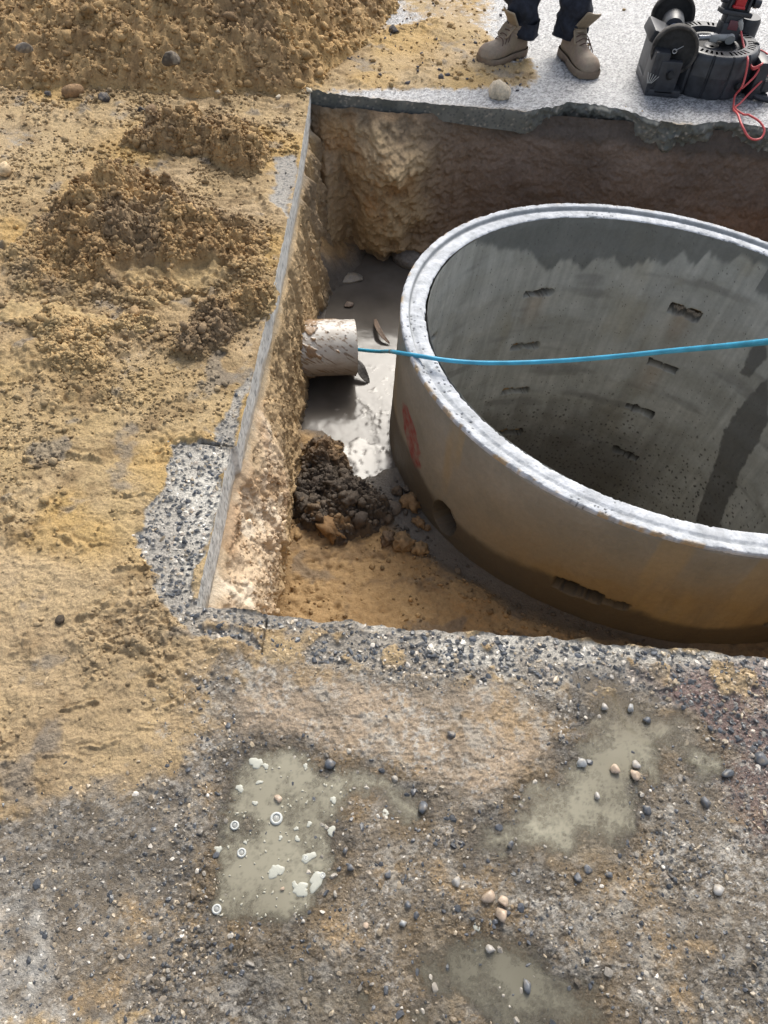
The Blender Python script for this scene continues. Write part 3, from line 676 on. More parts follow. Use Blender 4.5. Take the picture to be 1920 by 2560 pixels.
# foam drifting against the heap
fm = sdpoly(A+.05*fbm(A, B, 14, 4, 5), B+.05*fbm(A, B, 14, 4, 6), FP([(745, 985), (770, 958), (820, 955), (842, 985), (850, 1040), (800, 1052), (765, 1035)], WZ))
d_, i_, r_ = worley(A, B, .028, 3); hole = ss(.26, .17, d_)*(r_ > .35)
d3, i3, r3 = worley(A, B, .010, 8)
foam = 1.0*ss(-.012, .006, fm+.02*fbm(A, B, 60, 3, 7))*(1-.9*hole)
st_ = sdpoly(A, B, FP([(775, 790), (860, 790), (862, 900), (855, 960), (800, 950), (770, 900), (700, 900), (760, 850)], WZ))
foam = np.maximum(foam, ss(.28, .42, fbm(A+.04*fbm(A, B, 8, 3, 1), B, 38, 4, 9, .6))*ss(-.02, .05, st_)*.6)
foam = np.maximum(foam, ss(.22, .28, np.abs(d3-.25)*-1+.27)*0)
cw = mixc(cw, np.array([.52, .50, .46]), foam*.85); zw = zw+.0012*foam
kp = (zf < zw+.01) & (frr > -.02); kk = kp[:-1, :-1] | kp[1:, 1:]
V, FF, at = compact(np.stack([A, B, zw], -1).reshape(-1, 3), [grid_faces(*A.shape, kk)], {'Col': cw.reshape(-1, 3), 'Depth': np.clip(dd+foam, 0, 1).reshape(-1)})
tag(mesh_np('water', V, FF, M_WATER, None, at), kind='structure')
# puddles on the near slab
for nm, sdd in (('puddle', np.maximum.reduce([sd1, sd2, sd3, sd4])),):
    zz = np.full_like(Zg, WATER_Z); k2 = (Zg < WATER_Z+.002) & (sdd > -.05) & (Yg < YN0-.01)
    kk = k2[:-1, :-1] | k2[1:, 1:] | k2[1:, :-1] | k2[:-1, 1:]; kk &= keep
    kk &= ~((sdd[:-1, :-1] < -.05))
    if not kk.any(): continue
    dep = np.clip((WATER_Z-Zg)/.011, 0, 1)
    cc = mixc(np.array([.37, .345, .26]), np.array([.23, .21, .155]), np.clip(.5+.9*fbm(X, Y, 6, 3, 2), 0, 1))
    cc = mixc(cc, np.array([.17, .14, .10]), ss(.50, .66, Y)*ss(.25, .4, X))
    cc = mixc(cc, cc*.55, ss(.0, .03, np.maximum(sd3, sd4)-np.maximum(sd1, sd2)))
    V, FF, at = compact(np.stack([Xg, Yg, zz], -1).reshape(-1, 3), [grid_faces(NR, NC, kk)], {'Col': cc.reshape(-1, 3), 'Depth': (np.clip(dep*1.5, 0, 1)**1.1*.90).reshape(-1)})
    tag(mesh_np(nm, V, FF, M_PUD, None, at), kind='structure')
print('floor/water', round(time.time()-T0, 1))

# ================================================================== CONCRETE RING (soakwell liner)
ring = empty('concrete_ring'); Mr = Matrix.Identity(4)
for i in range(3):
    for j in range(3): Mr[i][j] = RM[i, j]
    Mr[i][3] = RC[i]
ring.matrix_world = Mr
tag(ring, 'large grey precast concrete ring with slotted wall standing in the pit', 'concrete ring')
nT = 1500; th = -math.pi+np.arange(nT)*2*math.pi/nT
def ring_grid(z0, z1, dz): return np.meshgrid(th, np.arange(z0, z1, -dz), indexing='xy')
def wrapn(T, Z, f, o, s, R=.8):            # seamless noise on the cylinder
    a = fbm(T*R, Z, f, o, s); b = fbm((T+2*math.pi)*R, Z, f, o, s); w = ss(math.pi-.5, math.pi, T)
    return a*(1-w)+fbm((T-2*math.pi)*R, Z, f, o, s)*w
slot_th = [CYL(1165, 637, RO-TH)[0], CYL(1480, 672, RO-TH)[0]]
row_z = [(CYL(1165, 637, RO-TH)[1]+CYL(1480, 672, RO-TH)[1])/2, (CYL(1135, 752, RO-TH)[1]+CYL(1432, 787, RO-TH)[1])/2,
         (CYL(1113, 850, RO-TH)[1]+CYL(1385, 880, RO-TH)[1])/2, (CYL(1098, 943, RO-TH)[1]+CYL(1355, 970, RO-TH)[1])/2]
o_th, o_z = CYL(1217, 1300, RO, False)
print('slots', np.degrees(slot_th), row_z, 'outer', math.degrees(o_th), o_z)
cent = slot_th+[slot_th[0]+math.radians(45*k) for k in (1, 2, 3, 4)]+[o_th, o_th+math.radians(45)]
cent = [(c+math.pi) % (2*math.pi)-math.pi for c in cent]
def slot_mask(T, Z):
    mk = np.zeros(T.shape, bool); first = np.zeros(T.shape, bool)
    for ci, c0 in enumerate(cent):
        for ri, z0 in enumerate(row_z):
            if ci == 0: c = CYL([1165, 1135, 1113, 1098][ri], [637, 752, 850, 943][ri], RO-TH)[0]
            elif ci == 1: c = CYL([1480, 1432, 1385, 1355][ri], [672, 787, 880, 970][ri], RO-TH)[0]
            else: c = c0
            sel = (np.abs(T-c) < .14) & (np.abs(Z-z0) < .05)
            if not sel.any(): continue
            t = T[sel]; q = Z[sel]; u = (t-c)*.8; hh_ = .016+.007*h1(u, 40, ri+ci)+.003*h1(u, 150, ci)
            if ri == 0 and ci == 1: hh_ = hh_+.008
            if ri == 0 and ci == 6: hh_ = hh_+.012
            ww = .072+.004*h1(q, 90, ci)
            k = (np.abs(u) < ww) & (np.abs(q-z0-.03*u*(1 if ci else 0)) < hh_)
            mk[sel] |= k
            if ri == 0: first[sel] |= k
    return mk, first
# inner surface
T, Z = ring_grid(-.013, -1.62, .0050)
mk, fst = slot_mask(T, Z)
n12 = wrapn(T, Z, 12, 4, 1); n60 = wrapn(T, Z*.5, 60, 4, 2)+.8*wrapn(T*2, Z*.15, 30, 3, 7)
Rr = ringR(T, RO-TH)+.0012*n60+.003*wrapn(T*.3, Z, 3.5, 2, 5)+.0015*np.sin(Z*42+n12)
hole = (fst & (np.abs(((T-slot_th[0]))) < .2)) | (fst & (np.abs(T-slot_th[1]) < .2))
Rr = np.where(mk, np.where(hole, ringR(T, RO)-.002, np.where(fst, Rr+.028, Rr+.07)), Rr)
Vi = np.stack([Rr*np.cos(T), Rr*np.sin(T), Z], -1)
col = mixc(np.array([.34, .335, .295]), np.array([.50, .495, .45]), np.clip(.5+.7*n12, 0, 1))
col = mixc(col, np.array([.33, .29, .20]), .45*ss(.1, .5, wrapn(T, Z*.4, 5, 4, 6)))
col = col*(1+.22*wrapn(T*2.5, Z*.12, 22, 4, 9))[..., None]
wl_ = np.array([CYL(*q, RO-TH) for q in [(960, 520), (1010, 522), (1090, 540), (1150, 545), (1170, 572), (1190, 590), (1215, 560), (1235, 565), (1262, 585), (1285, 560), (1330, 556), (1350, 580), (1400, 560), (1440, 570), (1475, 545), (1500, 575), (1530, 545), (1570, 572), (1600, 550), (1659, 580)]])
wl_ = wl_[np.argsort(wl_[:, 0])]; lower = np.interp(T, wl_[:, 0], wl_[:, 1], left=-.16, right=-.02)+.012*h1(T, 60, 3)
wetb = ss(-.018, .014, Z-lower)*ss(2.75, 2.5, T)*ss(.2, .4, T+.0)
col = mixc(col, np.array([.12, .128, .125]), wetb*.78)
def cylpoly(P, R, T, Z, far_=True):
    Q = np.array([CYL(*q, R, far_) for q in P]); d_ = np.full(T.shape, -9.); sel = (T > Q[:, 0].min()-.2) & (T < Q[:, 0].max()+.2)
    d_[sel] = sdpoly(T[sel]*R+.010*fbm(T[sel], Z[sel], 40, 3, 2), Z[sel]+.006*fbm(T[sel], Z[sel], 60, 3, 4), np.stack([Q[:, 0]*R, Q[:, 1]], 1)); return d_
stk = cylpoly([(1659, 815), (1625, 850), (1590, 890), (1560, 940), (1545, 1000), (1522, 1060), (1505, 1120), (1500, 1150), (1550, 1160), (1565, 1100), (1590, 1050), (1605, 1010), (1635, 960), (1659, 910)], RO-TH, T, Z)
stk2 = cylpoly([(1659, 745), (1625, 745), (1600, 808), (1620, 815), (1659, 770)], RO-TH, T, Z)
sk_ = np.maximum(ss(-.006, .006, stk), ss(-.006, .006, stk2)); col = mixc(col, np.array([.115, .115, .11]), sk_*.85)
col = mixc(col, np.array([.11, .10, .085]), .85*ss(-.80, -1.35, Z+.10*n12)*ss(.55, 1.15, T+.1*n12))  # damp tone, plus depth shade painted in towards the foot of the wall
d_, i_, r_ = worley(T*.8, Z, .028, 2); sp = ss(.05+.22*i_, .0+.22*i_, d_)*(r_ < .1+.9*ss(-.8, -1.3, Z))*ss(-.6, -1.1, Z)
col = mixc(col, np.array([.06, .055, .05]), np.clip(sp, 0, 1)*.85)
d_, i_, r_ = worley(T*.8, Z, .012, 5); pit = ss(.16, .10, d_)*(r_ < .10); col = mixc(col, np.array([.08, .08, .075]), pit)
col = mixc(col, np.array([.18, .175, .16]), .5*ss(.2, .6, wrapn(T*.25, Z, 14, 3, 8)))
for c0, zz in [(slot_th[0], row_z[0]), (slot_th[1], row_z[1]), (slot_th[1], row_z[0])]:
    col = mixc(col, np.array([.36, .22, .10]), .35*np.exp(-((T-c0)/.06)**2)*ss(.0, -.03, Z-zz)*ss(-.22, -.05, Z-zz))
col = np.where(mk[..., None], np.array([.028, .022, .016]), col)  # shade of the slot recesses painted in as a near-black colour
kf = grid_faces(*T.shape, wrap=True); hole = (fst & (np.abs(((T-slot_th[0]))) < .2)) | (fst & (np.abs(T-slot_th[1]) < .2))
hv = hole.reshape(-1); kf = kf.reshape(-1, 4); kf = kf[~(hv[kf].all(1))]
wetv = (.15+.6*wetb+.5*sk_)
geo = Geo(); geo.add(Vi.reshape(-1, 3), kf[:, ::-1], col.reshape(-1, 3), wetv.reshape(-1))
# outer surface (same angles and rows, so the through slots meet)
Zo = Z+.0; n12 = wrapn(T, Z, 9, 4, 3); n60 = wrapn(T, Z*.6, 70, 4, 6)
Rr = ringR(T, RO)+.0012*n60+.002*n12
mo = slot_mask(T, Z)[0] & (Z > -.60) & ~((T > math.radians(-176)) & (T < math.radians(-135)))
at_, az_ = CYL(937, 1075, RO, False)
ar = ((T-at_-.03)*RO/.055)**2+((Z-az_+.075)/.065)**2+.12*n12
arch = ar < 1
Rr = np.where(mo & ~hole, Rr-.040, Rr); Rr = np.where(arch, Rr-.072, Rr)
edge_z = Z > -.0135; Rr = Rr-.004*edge_z
col = mixc(np.array([.23, .22, .185]), np.array([.31, .29, .245]), np.clip(.5+.8*n12, 0, 1))
col = mixc(col, np.array([.25, .18, .09]), np.clip(ss(-.02, -.36, Z)*ss(-2.7, -2.0, T)*(.95+.6*n12), 0, .95))
col = mixc(col, np.array([.36, .27, .14]), .5*ss(.1, .4, wrapn(T*1.6, Z*.25, 7, 4, 4)))
col = mixc(col, np.array([.33, .24, .10]), .45*ss(.15, .4, wrapn(T*2.5, Z*.4, 22, 4, 7))*ss(-.2, -.42, Z)*ss(-2.2, -1.7, T))
zfl = (fz((RC[0]+RO*1.03*np.cos(T)).ravel(), (RC[1]+RO*.97*np.sin(T)).ravel()).reshape(T.shape)-RC[2])
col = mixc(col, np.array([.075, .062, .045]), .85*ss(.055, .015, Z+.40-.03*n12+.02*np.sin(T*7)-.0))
rp = cylpoly([(858, 868), (868, 872), (882, 915), (893, 965), (892, 1012), (880, 1008), (866, 960), (857, 915)], RO, T, Z, False)
col = mixc(col, np.array([.27, .035, .035]), ss(-.006, .006, rp)*np.clip(.75+.8*wrapn(T, Z, 60, 3, 9), 0, 1)*.9)
col = np.where((mo | arch)[..., None], np.array([.018, .014, .010]), col)  # outer slots and arch: recess shade put into the colour
Vo = np.stack([Rr*np.cos(T)+rn[0]*np.minimum(-Z, .5), Rr*np.sin(T), Z], -1)
kf = grid_faces(*T.shape, wrap=True).reshape(-1, 4); kf = kf[~(hv[kf].all(1))]
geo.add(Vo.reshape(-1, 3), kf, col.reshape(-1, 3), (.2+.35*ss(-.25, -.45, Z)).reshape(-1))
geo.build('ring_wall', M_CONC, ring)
# rim : outer land, step, inner land, worn edges
pr = np.array([(0, -.0135), (0, -.006), (.003, -.001), (.006, 0), (.012, 0), (.018, 0), (.024, -.0005), (.027, -.003), (.030, -.0115), (.034, -.015), (.040, -.0135), (.048, -.0095), (.056, -.009), (.064, -.009), (.072, -.0095), (.078, -.0105), (.081, -.012), (TH, -.0145)])
pp = np.arange(0, len(pr)-.99, .25); pr = np.stack([np.interp(pp, np.arange(len(pr)), pr[:, 0]), np.interp(pp, np.arange(len(pr)), pr[:, 1])], 1)
nR = 2400; tr_ = -math.pi+np.arange(nR)*2*math.pi/nR
T2, K = np.meshgrid(tr_, np.arange(len(pr)), indexing='xy'); off = pr[K, 0]; zz = pr[K, 1]
XX = (RO-off)*np.cos(T2); YY = (RO-off)*np.sin(T2)
e1 = np.exp(-(off/.007)**2)+np.exp(-((TH-off)/.006)**2)
chip = np.clip(fbm(XX, YY, 45, 4, 3, .6), 0, 1)
rad_ = ringR(T2, RO)-off*1.0-e1*(.007*chip)*np.where(off < .04, 1, -1)
d_, i_, r_ = worley(XX, YY, .013, 7); pit = ss(.30, .18, d_)*(r_ < .22)*ss(.2, -.1, fbm(XX, YY, 5, 2, 3)+.1)
zz = zz+.0014*fbm(XX, YY, 90, 4, 2, .65)-.006*e1*chip-.003*pit+.0010*fbm(T2*12, off, 110, 3, 5)
col = mixc(np.array([.40, .42, .44]), np.array([.60, .62, .65]), np.clip(.5+fbm(XX, YY, 40, 4, 5), 0, 1))
col = mixc(col, np.array([.20, .21, .21]), .85*np.exp(-((off-.030)/.004)**2))
col = mixc(col, np.array([.30, .31, .32]), .5*ss(.2, .5, fbm(XX, YY, 18, 4, 6)))
col = mixc(col, np.array([.14, .14, .14]), pit*.85)
col = mixc(col, np.array([.42, .30, .16]), .9*e1*(off < .03)*ss(.1, .35, fbm(XX, YY, 30, 3, 8)))
geo = Geo(); geo.add(np.stack([rad_*np.cos(T2), rad_*np.sin(T2), zz], -1).reshape(-1, 3), grid_faces(*T2.shape, wrap=True).reshape(-1, 4), col.reshape(-1, 3), .12)
geo.build('rim', M_CONC, ring)
print('ring', round(time.time()-T0, 1))

# ================================================================== SAND PILES
def pile(name, label, cat, poly, height, slope, nclod, csize, res, cols, seed, lumps=(.012, .5), bbox=None, dents=(), base=lambda x, y: gz(x.ravel(), y.ravel()).reshape(x.shape), mat=None, sub=1, wet=0.0, group=None, csub=1, ridge=None, extra=None, big=0, lf=17):
    P = np.asarray(poly); x0, y0 = P.min(0)-.02; x1, y1 = P.max(0)+.02
    if bbox: x0, x1, y0, y1 = bbox
    A, B = np.meshgrid(np.arange(x0, x1, res), np.arange(y0, y1, res), indexing='xy')
    wA = A+.06*fbm(A, B, 5, 4, seed)*min(1, height*4)+.018*fbm(A, B, 22, 4, seed+1); wB = B+.06*fbm(A, B, 5, 4, seed+2)*min(1, height*4)+.018*fbm(A, B, 22, 4, seed+3)
    d = sdpoly(wA, wB, P); hgt = height*(1-np.exp(-np.maximum(d, 0)*slope/height))
    if ridge is not None: hgt = hgt*ridge(A, B)
    cover = ss(-.012, .03, d)
    h = hgt*(1+.35*fbm(A, B, 3.5/max(.25, height*3), 3, seed+5))
    rel = ss(0, .03, hgt)
    h = h+rel*(lumps[0]*1.3*np.clip(fbm(A, B, 14, 5, seed+6, .62)+.15, -.2, 1)+lumps[0]*1.25*fbm(A+.010*fbm(A, B, 40, 3, 1), B+.010*fbm(A, B, 40, 3, 2), lf, 6, seed+7, .70, bil=True)+lumps[0]*.3*fbm(A, B, 110, 3, seed+2, .7))
    d_, i_, r_ = worley(A, B, .032, seed % 12); h += rel*lumps[0]*.45*i_*np.sqrt(np.clip(1-(d_/.62)**2, 0, 1))
    d_, i_, r_ = worley(A, B, .017, (seed+3) % 12); h += rel*lumps[0]*.35*i_*np.sqrt(np.clip(1-(d_/.62)**2, 0, 1))
    flat = np.zeros(A.shape)
    for (px, py, rx_, ry_, an, hz) in dents:
        c = G(px, py)[:2]; ca, sa = math.cos(an), math.sin(an); u = (A-c[0])*ca+(B-c[1])*sa; v = -(A-c[0])*sa+(B-c[1])*ca
        k = ss(1.15, .8, np.sqrt((u/rx_)**2+(v/ry_)**2)+.08*fbm(A, B, 30, 3, 3)); h = h*(1-k)+(hz+.0015*fbm(A, B, 60, 3, 2)+.002*np.sin(u*160))*k; flat = np.maximum(flat, k)
    zb_ = base(A, B); Zp = zb_+h-.012*(1-cover)
    cN = np.clip(.5+1.1*fbm(A, B, 14, 6, seed+8, .7), 0, 1); cc = mixc(np.array(cols[0]), np.array(cols[1]), cN)
    cc = mixc(cc, np.array(cols[2]), .8*ss(.02, .0, hgt+.01*fbm(A, B, 20, 3, 4))*1.0)
    cc = mixc(cc, np.array(cols[2]), flat*.8)
    if extra: cc = extra(A, B, cc, hgt)
    k2 = cover > .05; kk = k2[:-1, :-1] | k2[1:, 1:]
    g = Geo(); V, FF, at = compact(np.stack([A, B, Zp], -1).reshape(-1, 3), [grid_faces(*A.shape, kk)], {'Col': cc.reshape(-1, 3)})
    g.add(V, FF[0], at['Col'], wet)
    r = np.random.default_rng(seed); n = nclod
    ok = np.argwhere((cover > .3) & (flat < .3)); pick = ok[r.integers(0, len(ok), n)]
    px = A[pick[:, 0], pick[:, 1]]+r.uniform(-.5, .5, n)*res; py = B[pick[:, 0], pick[:, 1]]+r.uniform(-.5, .5, n)*res; pz = Zp[pick[:, 0], pick[:, 1]]
    sz = csize[0]*np.exp(r.normal(0, csize[1], n)); sz = np.minimum(sz, csize[0]*5)
    cb = cc[pick[:, 0], pick[:, 1]]*r.uniform(.75, 1.2, (n, 1))
    V, F_, Cb = blobs(np.stack([px, py, pz-sz*.05], 1), sz, 'clod', csub, seed, .9, cb)
    g.add(V, F_, Cb, wet)
    if big:
        nb = big; pick = ok[r.integers(0, len(ok), nb)]; sz = csize[0]*2.6*np.exp(r.normal(0, .35, nb))
        cb = cc[pick[:, 0], pick[:, 1]]*r.uniform(.6, 1.3, (nb, 1))
        V, F_, Cb = blobs(np.stack([A[pick[:, 0], pick[:, 1]], B[pick[:, 0], pick[:, 1]], Zp[pick[:, 0], pick[:, 1]]+sz*-.15], 1), sz, 'clod', 3, seed+50, .8, cb)
        g.add(V, F_, Cb, wet)
    o = g.build(name, mat or M_SAND); tag(o, label, cat, group); return o
BR1, BR2, YL = (.27, .17, .078), (.50, .335, .155), (.52, .36, .165)
bp = [tuple(G(*q)[:2]) for q in [(60, 205), (200, 208), (350, 214), (600, 214), (680, 190), (760, 130), (830, 70), (850, 10)]]+[(.22, 4.6), (.15, 5.6), (-.6, 6.4), (-3.2, 6.4), (-3.4, 3.9)]+[tuple(G(-60, 180)[:2])]
def bigridge(A, B): return 1-.35*np.exp(-((A+1.75+.25*(B-4))/.22)**2)
def bigcol(A, B, cc, h):
    cc = mixc(cc, np.array([.46, .29, .11]), .55*ss(-.75, -.1, A+.25*fbm(A, B, 4, 3, 2))*ss(3.9, 3.3, B))
    return mixc(cc, np.array([.22, .15, .09]), .4*ss(.15, .45, fbm(A, B, 3, 3, 7)))
pile('sand_heap', 'largest brown excavated sand heap filling the far left corner', 'sand heap', bp, .85, .70, 48000, (.0066, .48), .0075, (BR1, BR2, YL), 21, (.021, .7), lf=13, ridge=bigridge, extra=bigcol, big=110)
m1 = GP([(35, 640), (25, 560), (60, 500), (120, 440), (210, 405), (320, 410), (400, 440), (470, 480), (590, 495), (606, 560), (590, 612), (500, 640), (440, 640), (380, 650), (330, 680), (230, 670), (130, 655)])
dk = lambda A, B, cc, h: mixc(cc, np.array([.20, .15, .10]), .6*ss(-.1, .35, fbm(A, B, 5, 4, 3)))
pile('sand_mound', 'trampled lumpy brown sand mound, widest one left of the pit edge', 'sand mound', m1, .185, .9, 10000, (.0032, .5), .0040, (BR1, BR2, SAND*.9), 31, (.030, .7), lf=12, extra=dk, big=60,
     dents=[(310, 608, .085, .055, .2, .008), (440, 610, .09, .05, .5, .012)],
     ridge=lambda A, B: .22+.95*np.exp(-((A+.86)/.20)**2-((B-2.28)/.24)**2)+.35*np.exp(-((A+.55)/.22)**2-((B-2.12)/.16)**2))
m2 = GP([(255, 320), (330, 278), (430, 272), (540, 290), (590, 330), (575, 385), (500, 392), (430, 350), (340, 345)])
pile('sand_mound', 'smaller brown sand mound between the large heap and the trampled mound', 'sand mound', m2, .085, .9, 3400, (.0036, .5), .0044, (BR1, BR2, SAND*.85), 41, (.030, .7), lf=12, extra=dk, big=60,
     dents=[(440, 372, .12, .04, -.35, .006)])
m3 = GP([(362, 775), (390, 720), (440, 665), (520, 650), (588, 612), (596, 640), (575, 690), (520, 712), (490, 760), (440, 785)])
pile('sand_mound', 'low crumbly dark sand ridge beside the cut slab edge nearest the pipe', 'sand mound', m3, .05, .8, 2600, (.003, .5), .0036, (BR1, BR2, SAND*.8), 51, (.026, .7), lf=13, extra=dk, big=40)
m4 = GP([(-40, 700), (20, 650), (120, 655), (240, 690), (350, 700), (330, 730), (250, 735), (240, 800), (170, 835), (105, 800), (60, 720)])
pile('sand_mound', 'flattened sand patch with boot prints below the trampled mound', 'sand mound', m4, .022, .7, 3600, (.003, .5), .0038, (BR2, SAND*.85, SAND), 61, (.011, .7), big=20,
     dents=[(45, 672, .10, .06, .1, .006), (195, 680, .09, .055, .1, .005)])
print('piles', round(time.time()-T0, 1))
# clay and sand heap beside the channel
cz = -.60
cp = GP([(612, 1120), (640, 1040), (650, 960), (690, 935), (735, 955), (760, 1020), (800, 1045), (845, 1085), (850, 1130), (800, 1165), (735, 1195), (670, 1165)], cz)
def claycol(A, B, cc, h): 
    up = ss(1.62, 1.78, B+.05*fbm(A, B, 8, 3, 2)); cc = mixc(cc, np.array([.30, .175, .075]), up*np.clip(.35+.9*fbm(A, B, 13, 4, 4), 0, 1)*1.0)
    return mixc(cc, np.array([.30, .19, .09]), .7*ss(.30, .5, fbm(A, B, 12, 4, 9)))
pile('clay_heap', 'dark wet clay and orange sand clods heaped beside the grey channel', 'clay heap', cp, .10, .95, 700, (.0050, .5), .0032, ((.065, .049, .037), (.115, .088, .062), (.15, .105, .065)), 71, (.030, .5),
     base=lambda x, y: fz(x.ravel(), y.ravel()).reshape(x.shape)*0+cz-.015, mat=M_CLAY, extra=claycol, wet=.22, lf=10, big=36, csub=2)
def one_lump(name, label, cat, c, r, col, mode='clod', sub=3, seed=1, squash=.75, mat=None, wet=.1, group=None, noise=.09):
    rg = np.random.default_rng(seed); V0, F = ico(sub); V = V0.copy()
    if mode == 'rock':
        for k in range(12):
            d = rg.normal(size=3); d /= np.linalg.norm(d); cc_ = rg.uniform(.5, .85); V = V-np.outer(np.maximum(V@d-cc_, 0), d)
    else:
        for k in range(10):
            d = rg.normal(size=3); d /= np.linalg.norm(d); V = V*(1+rg.uniform(-.18, .2)*np.exp(-((1-V0@d)/.2)**2))[:, None]
    n = fbm(V0[:, 0]*3+V0[:, 2]*2+5, V0[:, 1]*3-V0[:, 2]*2.3, 1.3, 5, seed % 10, .7, bil=mode != 'rock'); V = V*(1+noise*n)[:, None]
    V = V*np.array([1+rg.uniform(-.2, .3), 1+rg.uniform(-.2, .2), squash])*r
    a = rg.uniform(0, 6.28); M = np.array([[math.cos(a), -math.sin(a), 0], [math.sin(a), math.cos(a), 0], [0, 0, 1]]); V = V@M.T
    V[:, 2] = np.maximum(V[:, 2], -.45*r)
    cc_ = np.array(col)*(1+.5*n)[:, None].clip(.5, 1.5)
    if mode == 'rock': cc_ = mixc(cc_, np.array([.33, .27, .19]), .55*ss(.0, .25, fbm(V0[:, 0]*2+seed, V0[:, 1]*2-V0[:, 2], 2.5, 4, 3, .7)))
    o = mesh_np(name, V, [F], mat or M_SAND, None, {'Col': cc_, 'Wet': np.full(len(V), wet)}); o.location = c
    tag(o, label, cat, group); return o
def ground_lump(px, py, rpx, name, label, cat, col, z=None, **kw):
    p = G(px, py, 0 if z is None else z); dist = np.linalg.norm(p-np.array([0, 0, H])); r = rpx/1597*dist
    b = gz(p[0], p[1])[0] if z is None else z
    return one_lump(name, label, cat, (p[0], p[1], max(b, -.002 if z is None else z)+r*.38), r, col, **kw)
DK = (.055, .052, .055)
L = [(850, 76, 11, 'dark stone on pale sand right of the large heap', DK, 'rock'), (230, 226, 13, 'largest black stone at the foot of the sand heap', DK, 'rock'),
     (372, 130, 15, 'black lump stuck halfway up the large sand heap', (.07, .055, .04), 'rock'), (160, 212, 15, 'brown clod at the heap foot left of the black stone', (.26, .16, .08), 'clod'),
     (106, 213, 8, 'small dark stone at the heap foot left of the brown clod', DK, 'rock'), (452, 213, 8, 'small dark stone at the heap foot near its middle', DK, 'rock'),
     (471, 214, 8, 'pale pebble touching a dark stone at the heap foot', (.55, .48, .36), 'rock'), (668, 208, 7, 'white pebble near the far left pit corner', (.62, .55, .42), 'rock'),
     (601, 219, 6, 'pale pebble on sand left of the far pit corner', (.6, .52, .4), 'rock'), (54, 104, 12, 'grey clod on the left slope of the large heap', (.14, .12, .10), 'rock'),
     (15, 382, 13, 'pale sand caked stone at the left edge of the photo', (.55, .42, .26), 'clod'), (307, 245, 7, 'small dark stone on sand above the middle mound', DK, 'rock'),
     (328, 250, 10, 'brown clod on sand above the middle mound', (.24, .16, .09), 'clod'), (296, 715, 12, 'brown sand clod in front of the boot prints, lower of a touching pair', (.36, .24, .12), 'clod'),
     (294, 690, 13, 'brown sand clod in front of the boot prints, upper of a touching pair', (.33, .22, .11), 'clod'), (380, 598, 17, 'rounded sand clod between two boot prints', (.36, .25, .13), 'clod'),
     (134, 1345, 9, 'small black clod in a hollow of the left sand', (.06, .045, .03), 'clod'), (624, 552, 14, 'sand clod near the cut slab edge', (.42, .29, .15), 'clod')]
for i, (px, py, rp_, lab, col, md) in enumerate(L[:17]):
    up_ = {2: .25, 9: .22}.get(i)
    if up_: 
        p = G(px, py, up_); one_lump('stone', lab, 'stone', tuple(p), rp_/1597*3.9, col, mode=md, seed=100+i, mat=M_STONE)
    else: ground_lump(px, py, rp_, 'stone' if md == 'rock' else 'sand_clod', lab, 'stone' if md == 'rock' else 'clod', col, mode=md, seed=100+i, mat=M_STONE if md == 'rock' else M_SAND)
ground_lump(1078, 207, 18, 'stone', 'pale sand caked stone on the far slab below the boots', 'stone', (.62, .52, .38), mode='clod', seed=131, squash=1.0, mat=M_SAND, noise=.16)
for i, (px, py, rp_, lab, col) in enumerate([(848, 1098, 17, 'smooth grey mud lump beside the dark clay heap', (.16, .13, .10)), (888, 1085, 19, 'brown sandy clod in mud right of the smooth grey lump', (.25, .16, .08)),
        (858, 1060, 10, 'dark clod at the right tip of the clay heap', (.12, .085, .055)), (881, 1055, 9, 'small grey clod nearest the concrete ring in mud', (.11, .09, .07)),
        (905, 1128, 11, 'brown clod in the mud below the sandy clod', (.24, .15, .075)), (923, 1140, 7, 'smallest brown clod at the end of the clod row', (.2, .13, .07)),
        (870, 1180, 20, 'brown crumbly clod on the tan pit floor below the clay heap', (.24, .155, .075)), (903, 1188, 16, 'brown clod touching the crumbly clod on the pit floor', (.27, .175, .085)),
        (838, 1170, 15, 'dark brown clod at the lower right foot of the clay heap', (.15, .10, .06)), (715, 1150, 26, 'orange brown clod at the lower edge of the clay heap', (.24, .14, .06))]):
    p = G(px, py, -.6); dist = 2.35; r = rp_/1597*dist
    one_lump('clod', lab, 'clod', (p[0], p[1], fz(p[0], p[1])[0]+r*.4), r, col, seed=160+i, mat=M_CLAY, wet=.3 if i not in (0, 3) else .6, noise=.75 if i not in (0,) else .03)

# ================================================================== GRAVEL AND PEBBLES ON THE NEAR SLAB
r = np.random.default_rng(3); n = 230000
s_ = r.uniform(-.9, 1.9, n); y_ = r.uniform(-.3, 1.25, n); x_ = XL0+s_*gfun(y_)
j = np.clip(np.searchsorted(y_ln, y_), 1, NR-1); i = np.clip(np.searchsorted(s_ln, s_), 1, NC-1)
den = (stonez*(1-.72*m_agg)+.05*(1-ms))[j, i]*(1-.80*pud[j, i])*(1-.8*(m_beige[j, i]*(1-m_agg[j, i])))
inhole = (Yg[j, i] > edgeN(Xg[j, i])-.006) & (s_ > -.012)
ok = (r.random(n) < den*.62) & ~inhole & (Yg[j, i] < 1.3)
j, i = j[ok], i[ok]; nn = len(j); sz = .0023*np.exp(r.normal(0, .50, nn))*(1+.5*m_agg[j, i]); sz = np.minimum(sz, .0085)
ch = r.random(nn); dcol = C[j, i]*1.15; cg = np.where(ch[:, None] < .26, np.array(STN), np.where(ch[:, None] < .80, dcol, np.where(ch[:, None] < .965, np.array([.33, .27, .19]), np.array([.52, .48, .42]))))*r.uniform(.7, 1.3, (nn, 1))
V, F_, Cb = blobs(np.stack([Xg[j, i], Yg[j, i], Zg[j, i]-sz*.02], 1), sz, 'rock', 1, 9, .65, cg, .5)
g = Geo(); g.add(V, F_, Cb, .95)
